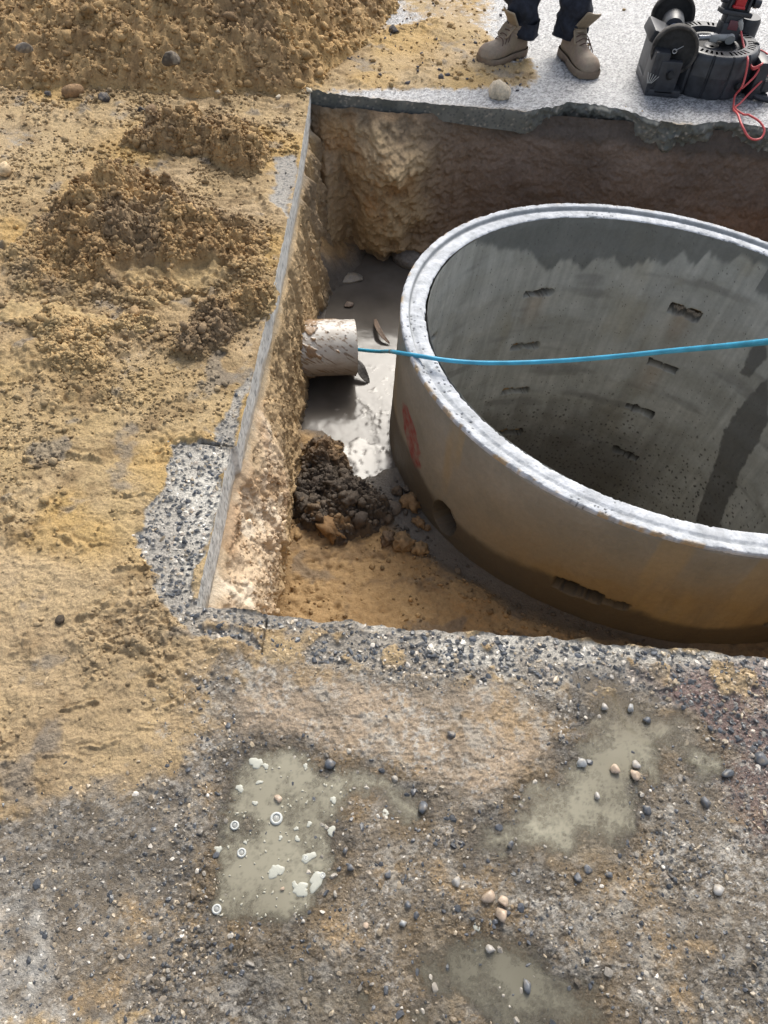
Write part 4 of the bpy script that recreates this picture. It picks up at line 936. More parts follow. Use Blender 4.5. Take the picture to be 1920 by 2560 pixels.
n = 2600; s_ = r.uniform(-.5, 1.7, n); y_ = r.uniform(-.2, .72, n); j = np.clip(np.searchsorted(y_ln, y_), 1, NR-1); i = np.clip(np.searchsorted(s_ln, s_), 1, NC-1)
pz_ = pud[j, i]; ok = r.random(n) < near_wet[j, i]*(1-.9*m_beige[j, i])*(.30+.5*(pz_ > .05)*(pz_ < .85)-.24*(pz_ > .9)); ok &= Yg[j, i] < edgeN(Xg[j, i])-.02; j, i = j[ok], i[ok]; nn = len(j)
sz = np.minimum(.0036*np.exp(r.normal(0, .38, nn)), .008); ch = r.random((nn, 1)); cg = np.where(ch < .4, np.array([.085, .09, .10]), np.where(ch < .75, np.array([.24, .215, .18]), np.array([.42, .38, .32])))*r.uniform(.7, 1.2, (nn, 1))
V, F_, Cb = blobs(np.stack([Xg[j, i], Yg[j, i], np.maximum(Zg[j, i], WATER_Z-.002)+sz*.15], 1), sz, 'rock', 2, 93, .7, cg, .35); g.add(V, F_, Cb, .95)
tag(g.build('gravel', M_STONE, smooth=False), kind='stuff'); print('gravel', nn)
# larger dark stones in the bare aggregate
ok = np.argwhere((m_agg[::2, ::2] > .7) & (pud[::2, ::2] < .2))*2
ok = ok[(Yg[ok[:, 0], ok[:, 1]] < edgeN(Xg[ok[:, 0], ok[:, 1]])-.008) | (Xg[ok[:, 0], ok[:, 1]] < XL0-.012)]
nb = 380; pk = ok[r.integers(0, len(ok), nb)]; j, i = pk.T; sz = r.uniform(.0035, .0078, nb)
cg = np.where(r.random((nb, 1)) < .75, np.array([.075, .085, .10]), np.array([.25, .24, .22]))*r.uniform(.7, 1.3, (nb, 1))
V, F_, Cb = blobs(np.stack([Xg[j, i], Yg[j, i], Zg[j, i]-sz*.15], 1), sz, 'rock', 2, 19, .55, cg, .45)
g = Geo(); g.add(V, F_, Cb, .4); tag(g.build('aggregate', M_STONE, smooth=False), kind='stuff')
# loose sand crumbs on the left ground and scattered grit on the far slab
n = 90000; s_ = r.uniform(-.98, -.010, n); y_ = r.uniform(-.2, 3.9, n)**1.0; j = np.clip(np.searchsorted(y_ln, y_), 1, NR-1); i = np.clip(np.searchsorted(s_ln, s_), 1, iL-1)
cl = np.clip(fbm(Xg[j, i], Yg[j, i], 6, 4, 8)*2.4+.30+.8*prox[j, i]**2, 0.04, 1)*ms[j, i]; ok = r.random(n) < cl*.55
j, i = j[ok], i[ok]; nn = len(j); sz = .0019*np.exp(r.normal(0, .5, nn))*(1+.35*Yg[j, i]); sz = np.minimum(sz, .011)
cg = C[j, i]*r.uniform(.65, 1.2, (nn, 1))
V, F_, Cb = blobs(np.stack([Xg[j, i], Yg[j, i], Zg[j, i]+sz*.3], 1), sz, 'clod', 1, 29, .75, cg)
g = Geo(); g.add(V, F_, Cb, 0.)
n = 5000; s_ = r.uniform(0, 1.9, n); y_ = r.uniform(3.16, 5.2, n); j = np.clip(np.searchsorted(y_ln, y_), 1, NR-1); i = np.clip(np.searchsorted(s_ln, s_), 1, NC-1)
ok = r.random(n) < (.02+.9*m_fsand[j, i]); j, i = j[ok], i[ok]; nn = len(j); sz = .0045*np.exp(r.normal(0, .5, nn)); sz = np.minimum(sz, .016)
V, F_, Cb = blobs(np.stack([Xg[j, i], Yg[j, i], Zg[j, i]+sz*.3], 1), sz, 'clod', 1, 39, .75, np.where(r.random((nn, 1)) < .2, np.array(DK)*2, np.array([.42, .29, .14])))
g.add(V, F_, Cb, 0.); n = 9000; px_ = r.uniform(-.3, 1.0, n); py_ = r.uniform(.72, 1.75, n); jf = np.clip(((py_-gy[0])/.0048).astype(int), 0, len(gy)-1); jg = np.clip(((px_-gx[0])/.0048).astype(int), 0, len(gx)-1)
pc_ = (.10+.9*np.exp(-((dring[jf, jg]-.12)/.07)**2)+.5*ss(.15, .5, fbm(px_, py_, 7, 3, 4)))*(wm[jf, jg] < .3)*(dring[jf, jg] > .01); ok = r.random(n) < pc_*.5
jf, jg, px_, py_ = jf[ok], jg[ok], px_[ok], py_[ok]; nn = len(jf); sz = np.minimum(.0032*np.exp(r.normal(0, .55, nn)), .014)
V, F_, Cb = blobs(np.stack([px_, py_, zfloor[jf, jg]+sz*.25], 1), sz, 'clod', 1, 59, .8, fcol[jf, jg]*r.uniform(.45, 1.25, (nn, 1)))
g.add(V, F_, Cb, .15); tag(g.build('sand_crumbs', M_SAND), kind='stuff')
# pebbles
PEB = {0: 'largest of three pale brown pebbles clustered below the right puddle', 1: 'lowest of three pale brown pebbles clustered below the right puddle', 2: 'right upper pebble of the pale brown cluster below the right puddle',
       5: 'pale brown pebble standing alone in the middle of the right puddle', 6: 'pale grey pebble touching a pale brown one in the right puddle', 7: 'pale brown pebble touching a pale grey one in the right puddle',
       10: 'dark pebble at the right bank of the right puddle', 11: 'large dark pebble between the two puddles', 12: 'pale flat pebble at the left bank of the right puddle', 23: 'pale brown pebble inside the left puddle near its middle',
       26: 'dark pebble at the right edge of the photo in maroon gravel', 32: 'dark pebble at the top bank of the left puddle', 20: 'light grey pebble between the left puddle and the bottom edge', 3: 'dark pebble at the lower left bank of the right puddle', 19: 'pale pebble left of the three clustered brown pebbles'}
for kk_, (px, py, rp_, c_) in enumerate([(1052, 1938, 15, 2), (1083, 1976, 15, 2), (1085, 1948, 11, 2), (1103, 1825, 11, 0), (1290, 1720, 8, 1), (1327, 1662, 12, 2), (1372, 1650, 10, 1), (1372, 1674, 12, 2), (1305, 1528, 9, 1), (1397, 1556, 9, 0), (1570, 1672, 13, 0), (912, 1745, 14, 0), (1258, 1650, 10, 3), (1362, 1530, 10, 3), (1247, 1900, 9, 0), (1550, 1925, 9, 1), (1270, 1878, 9, 0), (1315, 1892, 8, 0), (880, 1955, 9, 0), (870, 1995, 9, 3), (985, 1905, 13, 1), (1058, 2050, 11, 1), (1140, 2130, 10, 0), (600, 1725, 8, 2), (1522, 1735, 12, 0), (1395, 1750, 12, 0), (1640, 1640, 13, 0), (838, 1890, 8, 0), (757, 1875, 9, 0), (745, 1838, 8, 0), (610, 1920, 4, 2), (655, 1990, 5, 1), (715, 1650, 13, 0), (975, 1590, 9, 0), (790, 2000, 7, 2)]):
    col = [(.10, .11, .125), (.42, .40, .37), (.50, .38, .28), (.34, .35, .35)][c_]
    ground_lump(px, py, rp_, 'pebble', PEB.get(kk_, 'small plain wet pebble among the many loose ones scattered over the near slab'), 'pebble', col, mode='rock', sub=2, seed=300+kk_, squash=.7, mat=M_STONE, wet=.8, group='wet pebbles on the near slab', noise=.22)
print('stones', round(time.time()-T0, 1))
# foam on the first puddle
M_FOAM = vc_mat('foam', bumps=((600, .0004),), var=.06, dry=.35)
def foam_patch(px, py, rp_, seed, ex=1.0, an=0.0):
    p = G(px, py, WATER_Z); R_ = rp_/1597*1.25; rg = np.random.default_rng(seed); n = 40; a = np.arange(n)*2*math.pi/n
    rad_ = R_*(1+.22*np.sin(2*a+rg.uniform(0, 6))+.14*np.sin(3*a+rg.uniform(0, 6))+.07*np.sin(7*a+rg.uniform(0, 6)))
    V = [];
    for f_, h_ in ((1, .0003), (.93, .0012), (.75, .0016), (.35, .0018), (.01, .0018)):
        x = rad_*f_*np.cos(a)*ex; y = rad_*f_*np.sin(a); V.append(np.stack([x*math.cos(an)-y*math.sin(an), x*math.sin(an)+y*math.cos(an), np.full(n, h_)], 1))
    return np.concatenate(V)+p, grid_faces(5, n, wrap=True)
g = Geo(); rg = np.random.default_rng(5)
fl = [(553, 1648, 13, 1.2, .6), (574, 1655, 7, 1, 0), (666, 1852, 11, 1.3, .5), (596, 1882, 15, 1, 0), (684, 1903, 12, 2.0, .9), (650, 1922, 12, 1.6, .2), (637, 1912, 7, 1, 0), (518, 1703, 8, 1.2, .2), (551, 1735, 6, 1, 0), (720, 1728, 7, 1.2, 1), (668, 1780, 6, 1, 0), (640, 1790, 5, 1, 0), (471, 1835, 9, .8, 0), (716, 1795, 10, 1, 0), (832, 1757, 8, 1.2, .2), (660, 1655, 6, 1, 0), (642, 1812, 6, 1, 0), (606, 1810, 5, 1, 0), (530, 1820, 4, 1, 0), (775, 1775, 6, 1.3, 0), (560, 1690, 5, 1.5, .3), (1030, 2000, 9, 1, 0), (1060, 1990, 8, 1, 0), (932, 1985, 9, 1, .4), (1255, 1650, 8, 1.4, .5)]
for q, (px, py, rp_, ex, an) in enumerate(fl):
    V, F_ = foam_patch(px, py, rp_, q, ex, an); g.add(V, F_, (.40, .40, .34), .3)
okp = []
PA = GP(P1)
while len(okp) < 130:
    q = (rg.uniform(450, 760), rg.uniform(1640, 2000))
    w = G(*q)[:2]
    if sdpoly(np.array([w[0]]), np.array([w[1]]), PA)[0] > .008: okp.append(q)
for q, (px, py) in enumerate(okp):
    V, F_ = foam_patch(px, py, rg.uniform(1.0, 2.8), 50+q, rg.uniform(.8, 1.4), rg.uniform(0, 3)); g.add(V, F_, (.42, .40, .32), .3)
tag(g.build('foam', M_FOAM), kind='stuff')
mtb, ntb, PB = new_mat('bubble_film'); PB.inputs['Base Color'].default_value = (.8, .82, .8, 1); PB.inputs['Roughness'].default_value = .05; PB.inputs['Alpha'].default_value = .35
for q, (px, py, rp_, lab) in enumerate([(597, 1768, 14, 'largest white foam ring with a bubble in the left puddle'), (507, 1783, 10, 'foam ring with a small bubble beside the left bank of the puddle'), (522, 1842, 10, 'foam ring with a bubble below the largest one'), (468, 1964, 10, 'foam ring with a bubble at the lower left end of the puddle'), (661, 1853, 5, 'tiny bubble on the two lobed foam patch'), (697, 1891, 6, 'tiny bubble on the long foam patch at the puddle right bank')]):
    p = G(px, py, WATER_Z+.0010); R_ = rp_/1597*1.3; e = empty('foam_bubble', tuple(p)); tag(e, lab, 'bubble')
    g = Geo(); g.lathe([(R_*(.55+.0), .0), (R_*.62, R_*.30), (R_*.80, R_*.34), (R_*.97, R_*.16), (R_, 0)], 36, (.52, .53, .50)); g.build('foam_ring', M_FOAM, e)
    g = Geo(); g.lathe([(R_*.55*math.cos(t), R_*.42*math.sin(t)) for t in np.linspace(0, 1.55, 8)], 28, (.8, .8, .8)); g.build('film', mtb, e)

# ================================================================== PIPE, ROD
M_PVC = vc_mat('pvc', bumps=((160, .0005),), var=.08, dry=.5, wet=.2, varscale=40)
mouth = G(767, 750, -.50); wallp = np.array([-.40, 2.165, -.50]); PRAD = .1045
pd = mouth-wallp; Lp = np.linalg.norm(pd); MP = axes_to(pd, (0, 0, 1))
pipe = empty('drain_pipe', tuple(wallp)); tag(pipe, 'white plastic drain pipe smeared with brown soil sticking out of the left pit wall', 'pipe')
nA, nL = 260, 150; a = np.arange(nA)*2*math.pi/nA; A, Bz = np.meshgrid(a, np.linspace(0, Lp, nL), indexing='xy')
up_ = np.cos(A)
n1 = fbm(np.cos(A)*.12+Bz, np.sin(A)*.12+Bz*.3, 22, 5, 3, .62); n2 = fbm(A*.1, Bz*.25, 60, 4, 6, .6)
u_ = Bz/Lp; cam_side = -np.sin(A)
dirt_ = ss(.0, .12, n1+.55*np.exp(-((A-5.35)/.42)**2)*ss(.95, .55, u_)-.30+.35*ss(.55, .35, u_))
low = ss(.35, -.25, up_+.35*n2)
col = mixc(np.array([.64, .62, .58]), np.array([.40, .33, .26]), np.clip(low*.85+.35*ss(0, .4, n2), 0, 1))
col = mixc(col, np.array([.30, .19, .10]), np.clip(dirt_, 0, 1)*.95)
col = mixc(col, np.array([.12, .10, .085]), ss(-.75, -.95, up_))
col = mixc(col, np.array([.22, .15, .09]), ss(.22, .34, fbm(np.cos(A)*.15+Bz, np.sin(A)*.15, 90, 3, 8))*.8)
Rr = PRAD+.004*dirt_*(1+n1)+0*A
V = np.stack([Rr*np.cos(A), Rr*np.sin(A), Bz], -1).reshape(-1, 3)@MP.T
geo = Geo(); geo.add(V, grid_faces(nL, nA, wrap=True).reshape(-1, 4), col.reshape(-1, 3), .3)
g2 = [(PRAD, Lp), (PRAD-.001, Lp+.001), (PRAD-.0055, Lp+.001), (PRAD-.0065, Lp-.001), (PRAD-.0065, Lp*.5), (PRAD-.0065, 0)]
geo.lathe(g2, 120, (.42, .36, .29), MP); geo.build('pipe_wall', M_PVC, pipe)
g = Geo(); g.lathe([(.002, .02), (PRAD-.007, .02)], 60, (.05, .04, .03), MP); g.build('end_disc', M_CLAY, pipe)  # dark disc across the bore, closing the pipe's wall end
# inspection rod
M_ROD = plain('blue_rod', (.045, .34, .53), .38, var=.22, varscale=18, bump=(300, .0003))
M_RODEND = plain('grey_spring', (.10, .17, .20), .5)
rod = empty('inspection_rod', tuple(mouth)); tag(rod, 'bright blue push rod running from the pipe over the ring rim', 'rod')
pts = [mouth+np.array([-.30, -.03, .01]), mouth+np.array([-.03, 0, -.01]), G(800, 758, -.47)]
def onrod(px, py, z): return G(px, py, z)
pts += [onrod(840, 759, -.30), onrod(880, 765, -.100), onrod(912, 770, -.078), onrod(955, 777, -.070), onrod(1020, 783, -.055), onrod(1100, 784, -.03), onrod(1200, 780, .01), onrod(1330, 770, .11), onrod(1450, 758, .22), onrod(1560, 748, .35), onrod(1659, 738, .49), onrod(1800, 722, .62), onrod(2000, 690, .74), np.array([1.35, .78, .86]), np.array([1.85, .95, .84]), np.array([2.4, 1.3, .62]), np.array([2.9, 1.9, .25]), np.array([3.2, 2.5, .02]), np.array([3.5, 3.2, .01])]
P_ = spline(pts, 420); P_ -= mouth
g = Geo(); g.tube(P_, .0066, 14, (.5, .5, .5)); g.build('rod', M_ROD, rod)
i0 = int(200*.30)
k_ = int(np.argmin(np.linalg.norm(P_+mouth-G(862, 762, -.26), axis=1)))
g = Geo(); g.tube(P_[k_-2:k_+1], .0072, 14, (.5, .5, .5)); g.build('scuffed_band', plain('scuff', (.20, .14, .09), .7), rod)

# leaf blade in the mud and dark tongue by the pipe mouth
def blade(name, label, cat, pts, w, col):
    P_ = spline(pts, 24); n = len(P_); t = np.linspace(0, 1, n); wd = w*np.sin(np.pi*np.clip(t*.9+.06, 0, 1))**.6
    Tn = np.gradient(P_, axis=0); S_ = np.cross(Tn, [0, 0, 1.]); S_ /= np.linalg.norm(S_, axis=1)[:, None]
    V = np.concatenate([P_+S_*wd[:, None]*k+np.array([0, 0, abs(k)*.004]) for k in (-1, -.5, 0, .5, 1)]+[P_+S_*wd[:, None]*k+np.array([0, 0, abs(k)*.004-.003]) for k in (-1, -.5, 0, .5, 1)])
    F_ = []
    for b in (0, 5):
        for k in range(4):
            for i in range(n-1):
                q = [(b+k)*n+i, (b+k+1)*n+i, (b+k+1)*n+i+1, (b+k)*n+i+1]; F_.append(q if b == 0 else q[::-1])
    for k0, k1 in ((0, 5), (4, 9)):
        for i in range(n-1): F_.append([k0*n+i, k0*n+i+1, k1*n+i+1, k1*n+i])
    o = mesh_np(name, V-P_[0], [np.array(F_)], M_CLAY, None, {'Col': np.tile(np.array(col), (len(V), 1)), 'Wet': np.full(len(V), .7)}); o.location = P_[0]; tag(o, label, cat); return o
blade('dead_leaf', 'curved brown leaf blade sticking out of the grey mud behind the rod', 'leaf', [G(810, 690, WZ+.012), G(818, 712, WZ+.030), G(828, 728, WZ+.018), G(841, 742, WZ+.004)], .011, (.20, .14, .10))
blade('rubber_flap', 'dark flap hanging in the water just under the pipe mouth', 'flap', [G(768, 778, WZ+.05), G(778, 795, WZ+.04), G(787, 812, WZ+.02), G(797, 826, WZ+.002)], .020, (.05, .045, .04))
one_lump('mud_lump', 'shiny grey mud lump behind the ring in the far channel', 'mud lump', tuple(G(880, 562, WZ)+np.array([0, 0, .01])), .075, (.17, .155, .14), sub=4, seed=77, squash=.5, mat=M_CLAY, wet=.8, noise=.05)
one_lump('stone', 'flat wet stone at the water edge of the far channel', 'stone', tuple(G(757, 605, WZ)+np.array([0, 0, .004])), .05, (.24, .22, .19), mode='rock', seed=78, squash=.3, mat=M_STONE, wet=.7)
one_lump('stone', 'small brown stone in the grey mud behind the pipe', 'stone', tuple(G(752, 660, WZ)+np.array([0, 0, .006])), .025, (.20, .15, .12), mode='rock', seed=79, squash=.6, mat=M_STONE, wet=.5)

# ================================================================== PERSON (only the lower legs are in the photograph)
M_DENIM = plain('navy_denim', (.012, .015, .026), .85, bump=(260, .0006), var=.35, varscale=45)
M_LEATH = vc_mat('worn_leather', bumps=((180, .0008),), var=.18, dry=.75, varscale=60)
M_SKIN = plain('skin', (.42, .24, .16), .5); M_LACE = plain('laces', (.10, .06, .045), .8)
person = empty('person', (.60, 3.78, 0)); tag(person, 'person in navy trousers and muddy open brown work boots standing on the far slab', 'person')
PO = np.array([.60, 3.78, 0])
toeL, heelL = np.array([.335, 3.575, 0]), np.array([.515, 3.725, 0]); toeR, heelR = np.array([.785, 3.525, 0]), np.array([.695, 3.765, 0])
ankL, ankR = heelL+(toeL-heelL)*.30, heelR+(toeR-heelR)*.26
kneeL = PY(1108, -70, 3.80); kneeR = PY(1262, -80, 3.80)
hip = np.array([.60, 3.98, .92]); hipL, hipR = hip+[-.10, 0, 0], hip+[.10, 0, 0]
kL = ankL+(kneeL-ankL)*(.50/kneeL[2]) if kneeL[2] < .5 else kneeL; kR = ankR+(kneeR-ankR)*(.50/kneeR[2]) if kneeR[2] < .5 else kneeR
# body: one continuous skinned surface (feet to waist)
me = bpy.data.meshes.new('body')
bv = [hip+[0, 0, .12], hip, hipL+[0, 0, -.04], kL, ankL+[0, 0, .10], ankL+(toeL-ankL)*.45+[0, 0, .035], hipR+[0, 0, -.04], kR, ankR+[0, 0, .10], ankR+(toeR-ankR)*.45+[0, 0, .035]]
me.from_pydata([tuple(np.array(v)-PO) for v in bv], [(0, 1), (1, 2), (2, 3), (3, 4), (4, 5), (1, 6), (6, 7), (7, 8), (8, 9)], [])
bo = bpy.data.objects.new('body', me); COL.objects.link(bo); bo.parent = person
sk = bo.modifiers.new('skin', 'SKIN')
for v, r_ in zip(me.skin_vertices[0].data, [.14, .13, .075, .05, .034, .028, .075, .05, .034, .028]): v.radius = (r_, r_*.95)
me.skin_vertices[0].data[1].use_root = True
ssf = bo.modifiers.new('sub', 'SUBSURF'); ssf.levels = 2; ssf.render_levels = 2; me.materials.append(M_SKIN)
def leg_tube(g, path, rad, seed):
    P_ = spline(path, 90); n = 48; k = len(P_); Tn = np.gradient(P_, axis=0); Tn /= np.linalg.norm(Tn, axis=1)[:, None]
    N_ = np.array([1., 0, 0]); V = []; a = np.arange(n)*2*math.pi/n; t = np.linspace(0, 1, k); r_ = np.interp(t, np.linspace(0, 1, len(rad)), rad)
    for i in range(k):
        N_ = N_-Tn[i]*(N_@Tn[i]); N_ /= np.linalg.norm(N_); B_ = np.cross(Tn[i], N_)
        wr = .009*math.exp(-(t[i]/.25)**2)*np.sin(t[i]*95+2.2*np.sin(a+seed)+seed)+.005*np.sin(t[i]*40+3*np.cos(a*2+seed))+.003*np.sin(5*a+t[i]*22+seed)
        flare = .010*math.exp(-(t[i]/.02)**2)
        rr_ = r_[i]+wr+flare
        V.append(P_[i]+rr_[:, None]*(np.outer(np.cos(a), N_)+np.outer(np.sin(a), B_)))
    V = np.concatenate(V); g.add(V-PO, grid_faces(k, n, wrap=True).reshape(-1, 4), (.5, .5, .5))
    # inner return at the hem
    ring_ = V[:n]; c_ = ring_.mean(0); inn_ = c_+(ring_-c_)*.93; inn2 = inn_+Tn[0]*.06
    g.add(np.vstack([ring_, inn_, inn2])-PO, grid_faces(3, n, wrap=True).reshape(-1, 4)[:, ::-1], (.5, .5, .5))
g = Geo(); leg_tube(g, [ankL+[.018, .022, .085], ankL+[.018, .022, .15], ankL+(kL-ankL)*.55+[.01, .02, .04], kL, hipL+[.01, 0, -.05], hipL+[.04, 0, .08]], [.064, .072, .074, .075, .095, .12], 1.0)
leg_tube(g, [ankR+[-.016, .022, .085], ankR+[-.014, .022, .15], ankR+(kR-ankR)*.55+[0, .02, .04], kR, hipR+[-.01, 0, -.05], hipR+[-.04, 0, .08]], [.064, .070, .073, .076, .095, .12], 2.7)
g.lathe([(.165, -.06), (.175, .0), (.17, .08), (.165, .14)], 48, (.5, .5, .5), c=tuple(hip-PO)); g.build('trousers', M_DENIM, person)
LEA = np.array([.27, .20, .145]); TAN = np.array([.29, .225, .150]); SOLE = np.array([.19, .135, .10])
def make_boot(toe, heel, side, seed, flaps):
    d = toe-heel; Lb = np.linalg.norm(d)+.03; d = d/np.linalg.norm(d); s_ = np.array([-d[1], d[0], 0]); up3 = np.array([0, 0, 1.])
    M = np.stack([d, s_, up3], 1); o = empty('boot', tuple(heel-PO)); o.parent = person; o['label'] = 'muddy brown lace up work boot, ' + side
    def loc(P): return np.asarray(P)@M.T
    n = 40; a = np.arange(n)*2*math.pi/n
    st = np.linspace(0, 1, 40); hw = np.interp(st, [0, .03, .12, .3, .45, .65, .82, .93, .98, 1], [.004, .022, .035, .036, .036, .048, .054, .046, .028, .004])
    tp = np.interp(st, [0, .05, .2, .35, .45, .58, .7, .85, .94, 1], [.05, .085, .12, .125, .115, .095, .078, .072, .056, .030])
    yc = .006*side_s(side)*np.sin(st*math.pi); V = []
    for i in range(len(st)):
        ca, sa = np.cos(a), np.sin(a); yy_ = np.sign(ca)*np.abs(ca)**.8*hw[i]; hz = (tp[i]-.014)/2
        zz_ = .014+hz+np.sign(sa)*np.abs(sa)**.75*hz
        yy_ = yy_*(1-.28*ss(.03, .11, zz_)); V.append(np.stack([np.full(n, st[i]*Lb), yc[i]+yy_, zz_], 1))
    V = np.concatenate(V); nn_ = fbm(V[:, 0]+V[:, 2], V[:, 1]*2-V[:, 2], 30, 4, seed); cap_ = ss(.705, .715, V[:, 0]/Lb)
    V[:, 2] += .0025*cap_*(V[:, 2] > .02); col = mixc(LEA, TAN*.9, np.clip(.45+2.0*nn_, 0, 1)); col = mixc(col, np.array([.14, .09, .065]), .5*np.exp(-((V[:, 0]/Lb-.708)/.008)**2))
    col = mixc(col, np.array([.30, .25, .20]), .6*cap_*np.clip(.4+nn_, 0, 1))
    g = Geo(); g.add(loc(V), grid_faces(len(st), n, wrap=True).reshape(-1, 4), col, .1)
    # shaft
    path = np.array([[.075, 0, .085], [.070, 0, .105], [.066, 0, .128]]); P2 = spline(path, 16); V = []
    for i, p in enumerate(P2):
        f_ = .004*math.sin(i*1.3); V.append(np.stack([p[0]+(.056+f_)*np.cos(a)-.004, .040*np.sin(a), np.full(n, p[2])+.010*np.cos(a)], 1))
    for i in (14, 8): 
        p = P2[i]; V.append(np.stack([p[0]+.050*np.cos(a)-.004, .034*np.sin(a), np.full(n, p[2])+.010*np.cos(a)], 1))
    V = np.concatenate(V); g.add(loc(V), grid_faces(18, n, wrap=True).reshape(-1, 4), mixc(LEA, TAN, np.clip(.4+fbm(V[:, 0], V[:, 2], 30, 3, seed), 0, 1)), .1)
    g.build('upper', M_LEATH, o)
    # sole
    hw2 = hw+.006; V = []
    for z_, sc_ in ((0, .96), (.004, 1), (.016, 1.02), (.026, 1.0), (.031, .93)):
        lft = np.stack([st*Lb*1.02-.004, yc+hw2*sc_, np.full(40, z_)], 1); rgt = np.stack([st[::-1]*Lb*1.02-.004, yc[::-1]-hw2[::-1]*sc_, np.full(40, z_)], 1); V.append(np.concatenate([lft, rgt]))
    V = np.concatenate(V); nV = 80; arch_ = ((V[:, 0]/Lb > .30) & (V[:, 0]/Lb < .44) & (V[:, 2] < .003)); V[arch_, 2] += .012
    tread = (np.arange(len(V)) % 4 < 2) & (V[:, 2] < .003); V[tread, 2] += .003
    g = Geo(); g.add(loc(V), grid_faces(5, nV, wrap=True).reshape(-1, 4)[:, ::-1], mixc(SOLE, TAN*.8, np.clip(.4+fbm(V[:, 0], V[:, 2]*3, 40, 3, 2), 0, 1)), .15)
    bt = V[:40]; b2 = V[40:80][::-1]; VV = np.concatenate([bt, b2]); FF_ = np.array([[i, i+1, 40+i+1, 40+i] for i in range(39)]); g.add(loc(VV), FF_, SOLE, .1)
    g.build('sole', M_LEATH, o)
    # flaps : stiff leather sheets with thickness
    for nm, corners, colr in flaps:
        c4 = np.array(corners, float); nu, nv_ = 12, 12; u, v = np.meshgrid(np.linspace(0, 1, nu), np.linspace(0, 1, nv_), indexing='xy')
        Pq = ((1-u)*(1-v))[..., None]*c4[0]+(u*(1-v))[..., None]*c4[1]+(u*v)[..., None]*c4[2]+((1-u)*v)[..., None]*c4[3]
        nrm = np.cross(c4[1]-c4[0], c4[3]-c4[0]); nrm /= np.linalg.norm(nrm)
        Pq = Pq+nrm*(.010*np.sin(u*math.pi)-.006*np.cos(v*3))[..., None]
        rnd = (np.abs(u-.5)*2)**6*(np.abs(v-.5)*2)**6; Pq = Pq-(Pq-c4.mean(0))*.10*rnd[..., None]
        A_, B_ = Pq.reshape(-1, 3), (Pq+nrm*.006).reshape(-1, 3); fa = grid_faces(nv_, nu); N_ = nu*nv_
        bd = np.concatenate([np.arange(nu), np.arange(nu-1, N_, nu)[1:], np.arange(N_-1, N_-nu-1, -1)[1:], np.arange(N_-nu, -1, -nu)[1:-1]])
        sd_ = np.array([[bd[i], bd[(i+1) % len(bd)], N_+bd[(i+1) % len(bd)], N_+bd[i]] for i in range(len(bd))])
        rim_ = (np.maximum(np.abs(u-.5), np.abs(v-.5)) > .42).reshape(-1); cc = np.where(np.tile(rim_, 2)[:, None], np.array(colr)*1.15, np.array(colr)*.88)
        g = Geo(); g.add(loc(np.vstack([A_, B_])), np.concatenate([fa[:, ::-1], fa+N_, sd_]), cc, .1); f_o = g.build(nm, M_LEATH, o)
        if nm == 'flap':
            for uu in (.3, .7):
                pq = c4[0]*(1-uu)+c4[1]*uu; pq = pq+(c4[3]-c4[0])*.35+nrm*.012
                gg = Geo(); Mz = axes_to(M@nrm, (0, 0, 1)); gg.lathe([(.0005, .0025), (.004, .002), (.005, 0), (.005, -.003)], 14, (.15, .12, .08), Mz, tuple(loc(pq))); gg.build('stud', M_LEATH, f_o)
    for k in range(3):
        x0 = .125+.02*k; zt_ = float(np.interp(x0/Lb, st, tp)); sd__ = 1 if k % 2 else -1
        P3 = spline([[x0, -.03, zt_-.012], [x0+.008, -.005, zt_+.005], [x0+.005, .02, zt_+.001], [x0+.02, .036, zt_-.02], [x0+.03, .034*1, zt_-.045+.01*k]], 20)
        g = Geo(); g.tube(loc(P3), .0022, 6, (.5, .5, .5)); g.build('lace', M_LACE, o)
    return o
def side_s(s): return 1 if 'left' in s else -1
make_boot(toeL, heelL, 'left one in the photo', 3, [('tongue', [(.095, -.032, .118), (.095, .032, .118), (.135, .038, .195), (.135, -.038, .205)], TAN*1.1), ('flap', [(.110, -.032, .132), (.110, .032, .134), (.165, .034, .105), (.165, -.032, .100)], TAN)])
make_boot(toeR, heelR, 'right one in the photo', 5, [('tongue', [(.090, -.030, .116), (.090, .034, .116), (.125, .075, .200), (.125, .002, .210)], TAN*.95), ('flap', [(.105, -.034, .130), (.105, .028, .134), (.160, .020, .102), (.160, -.040, .096)], TAN)])

# ================================================================== CAMERA REEL
def CR(cx, cy, Yp): return PY((1580+cx/4.88)/SC, cy/4.88/SC, Yp)
M_BLK = plain('black_plastic', (.030, .033, .040), .42, bump=(300, .0003), var=.3, varscale=30)
M_BLK2 = plain('dark_rubber', (.018, .018, .018), .75, bump=(200, .0006), var=.3, varscale=60)
M_MET = plain('dull_metal', (.45, .46, .48), .35, .8, var=.15); M_RED = plain('red_plastic', (.50, .03, .035), .4)
M_REDC = plain('red_cable', (.62, .10, .10), .45); M_GRYP = plain('grey_plastic', (.38, .38, .36), .4); M_YEL = plain('orange_plastic', (.55, .30, .10), .5)
M_WHT = plain('white_mark', (.5, .5, .48), .6)
RO3 = np.array([1.29, 3.58, 0]); reel = empty('camera_reel', tuple(RO3)); tag(reel, 'black drain camera reel with two wheels lying on the far slab', 'camera reel')
def rel3(p): return np.asarray(p)-RO3
DR, DH = .200, .168
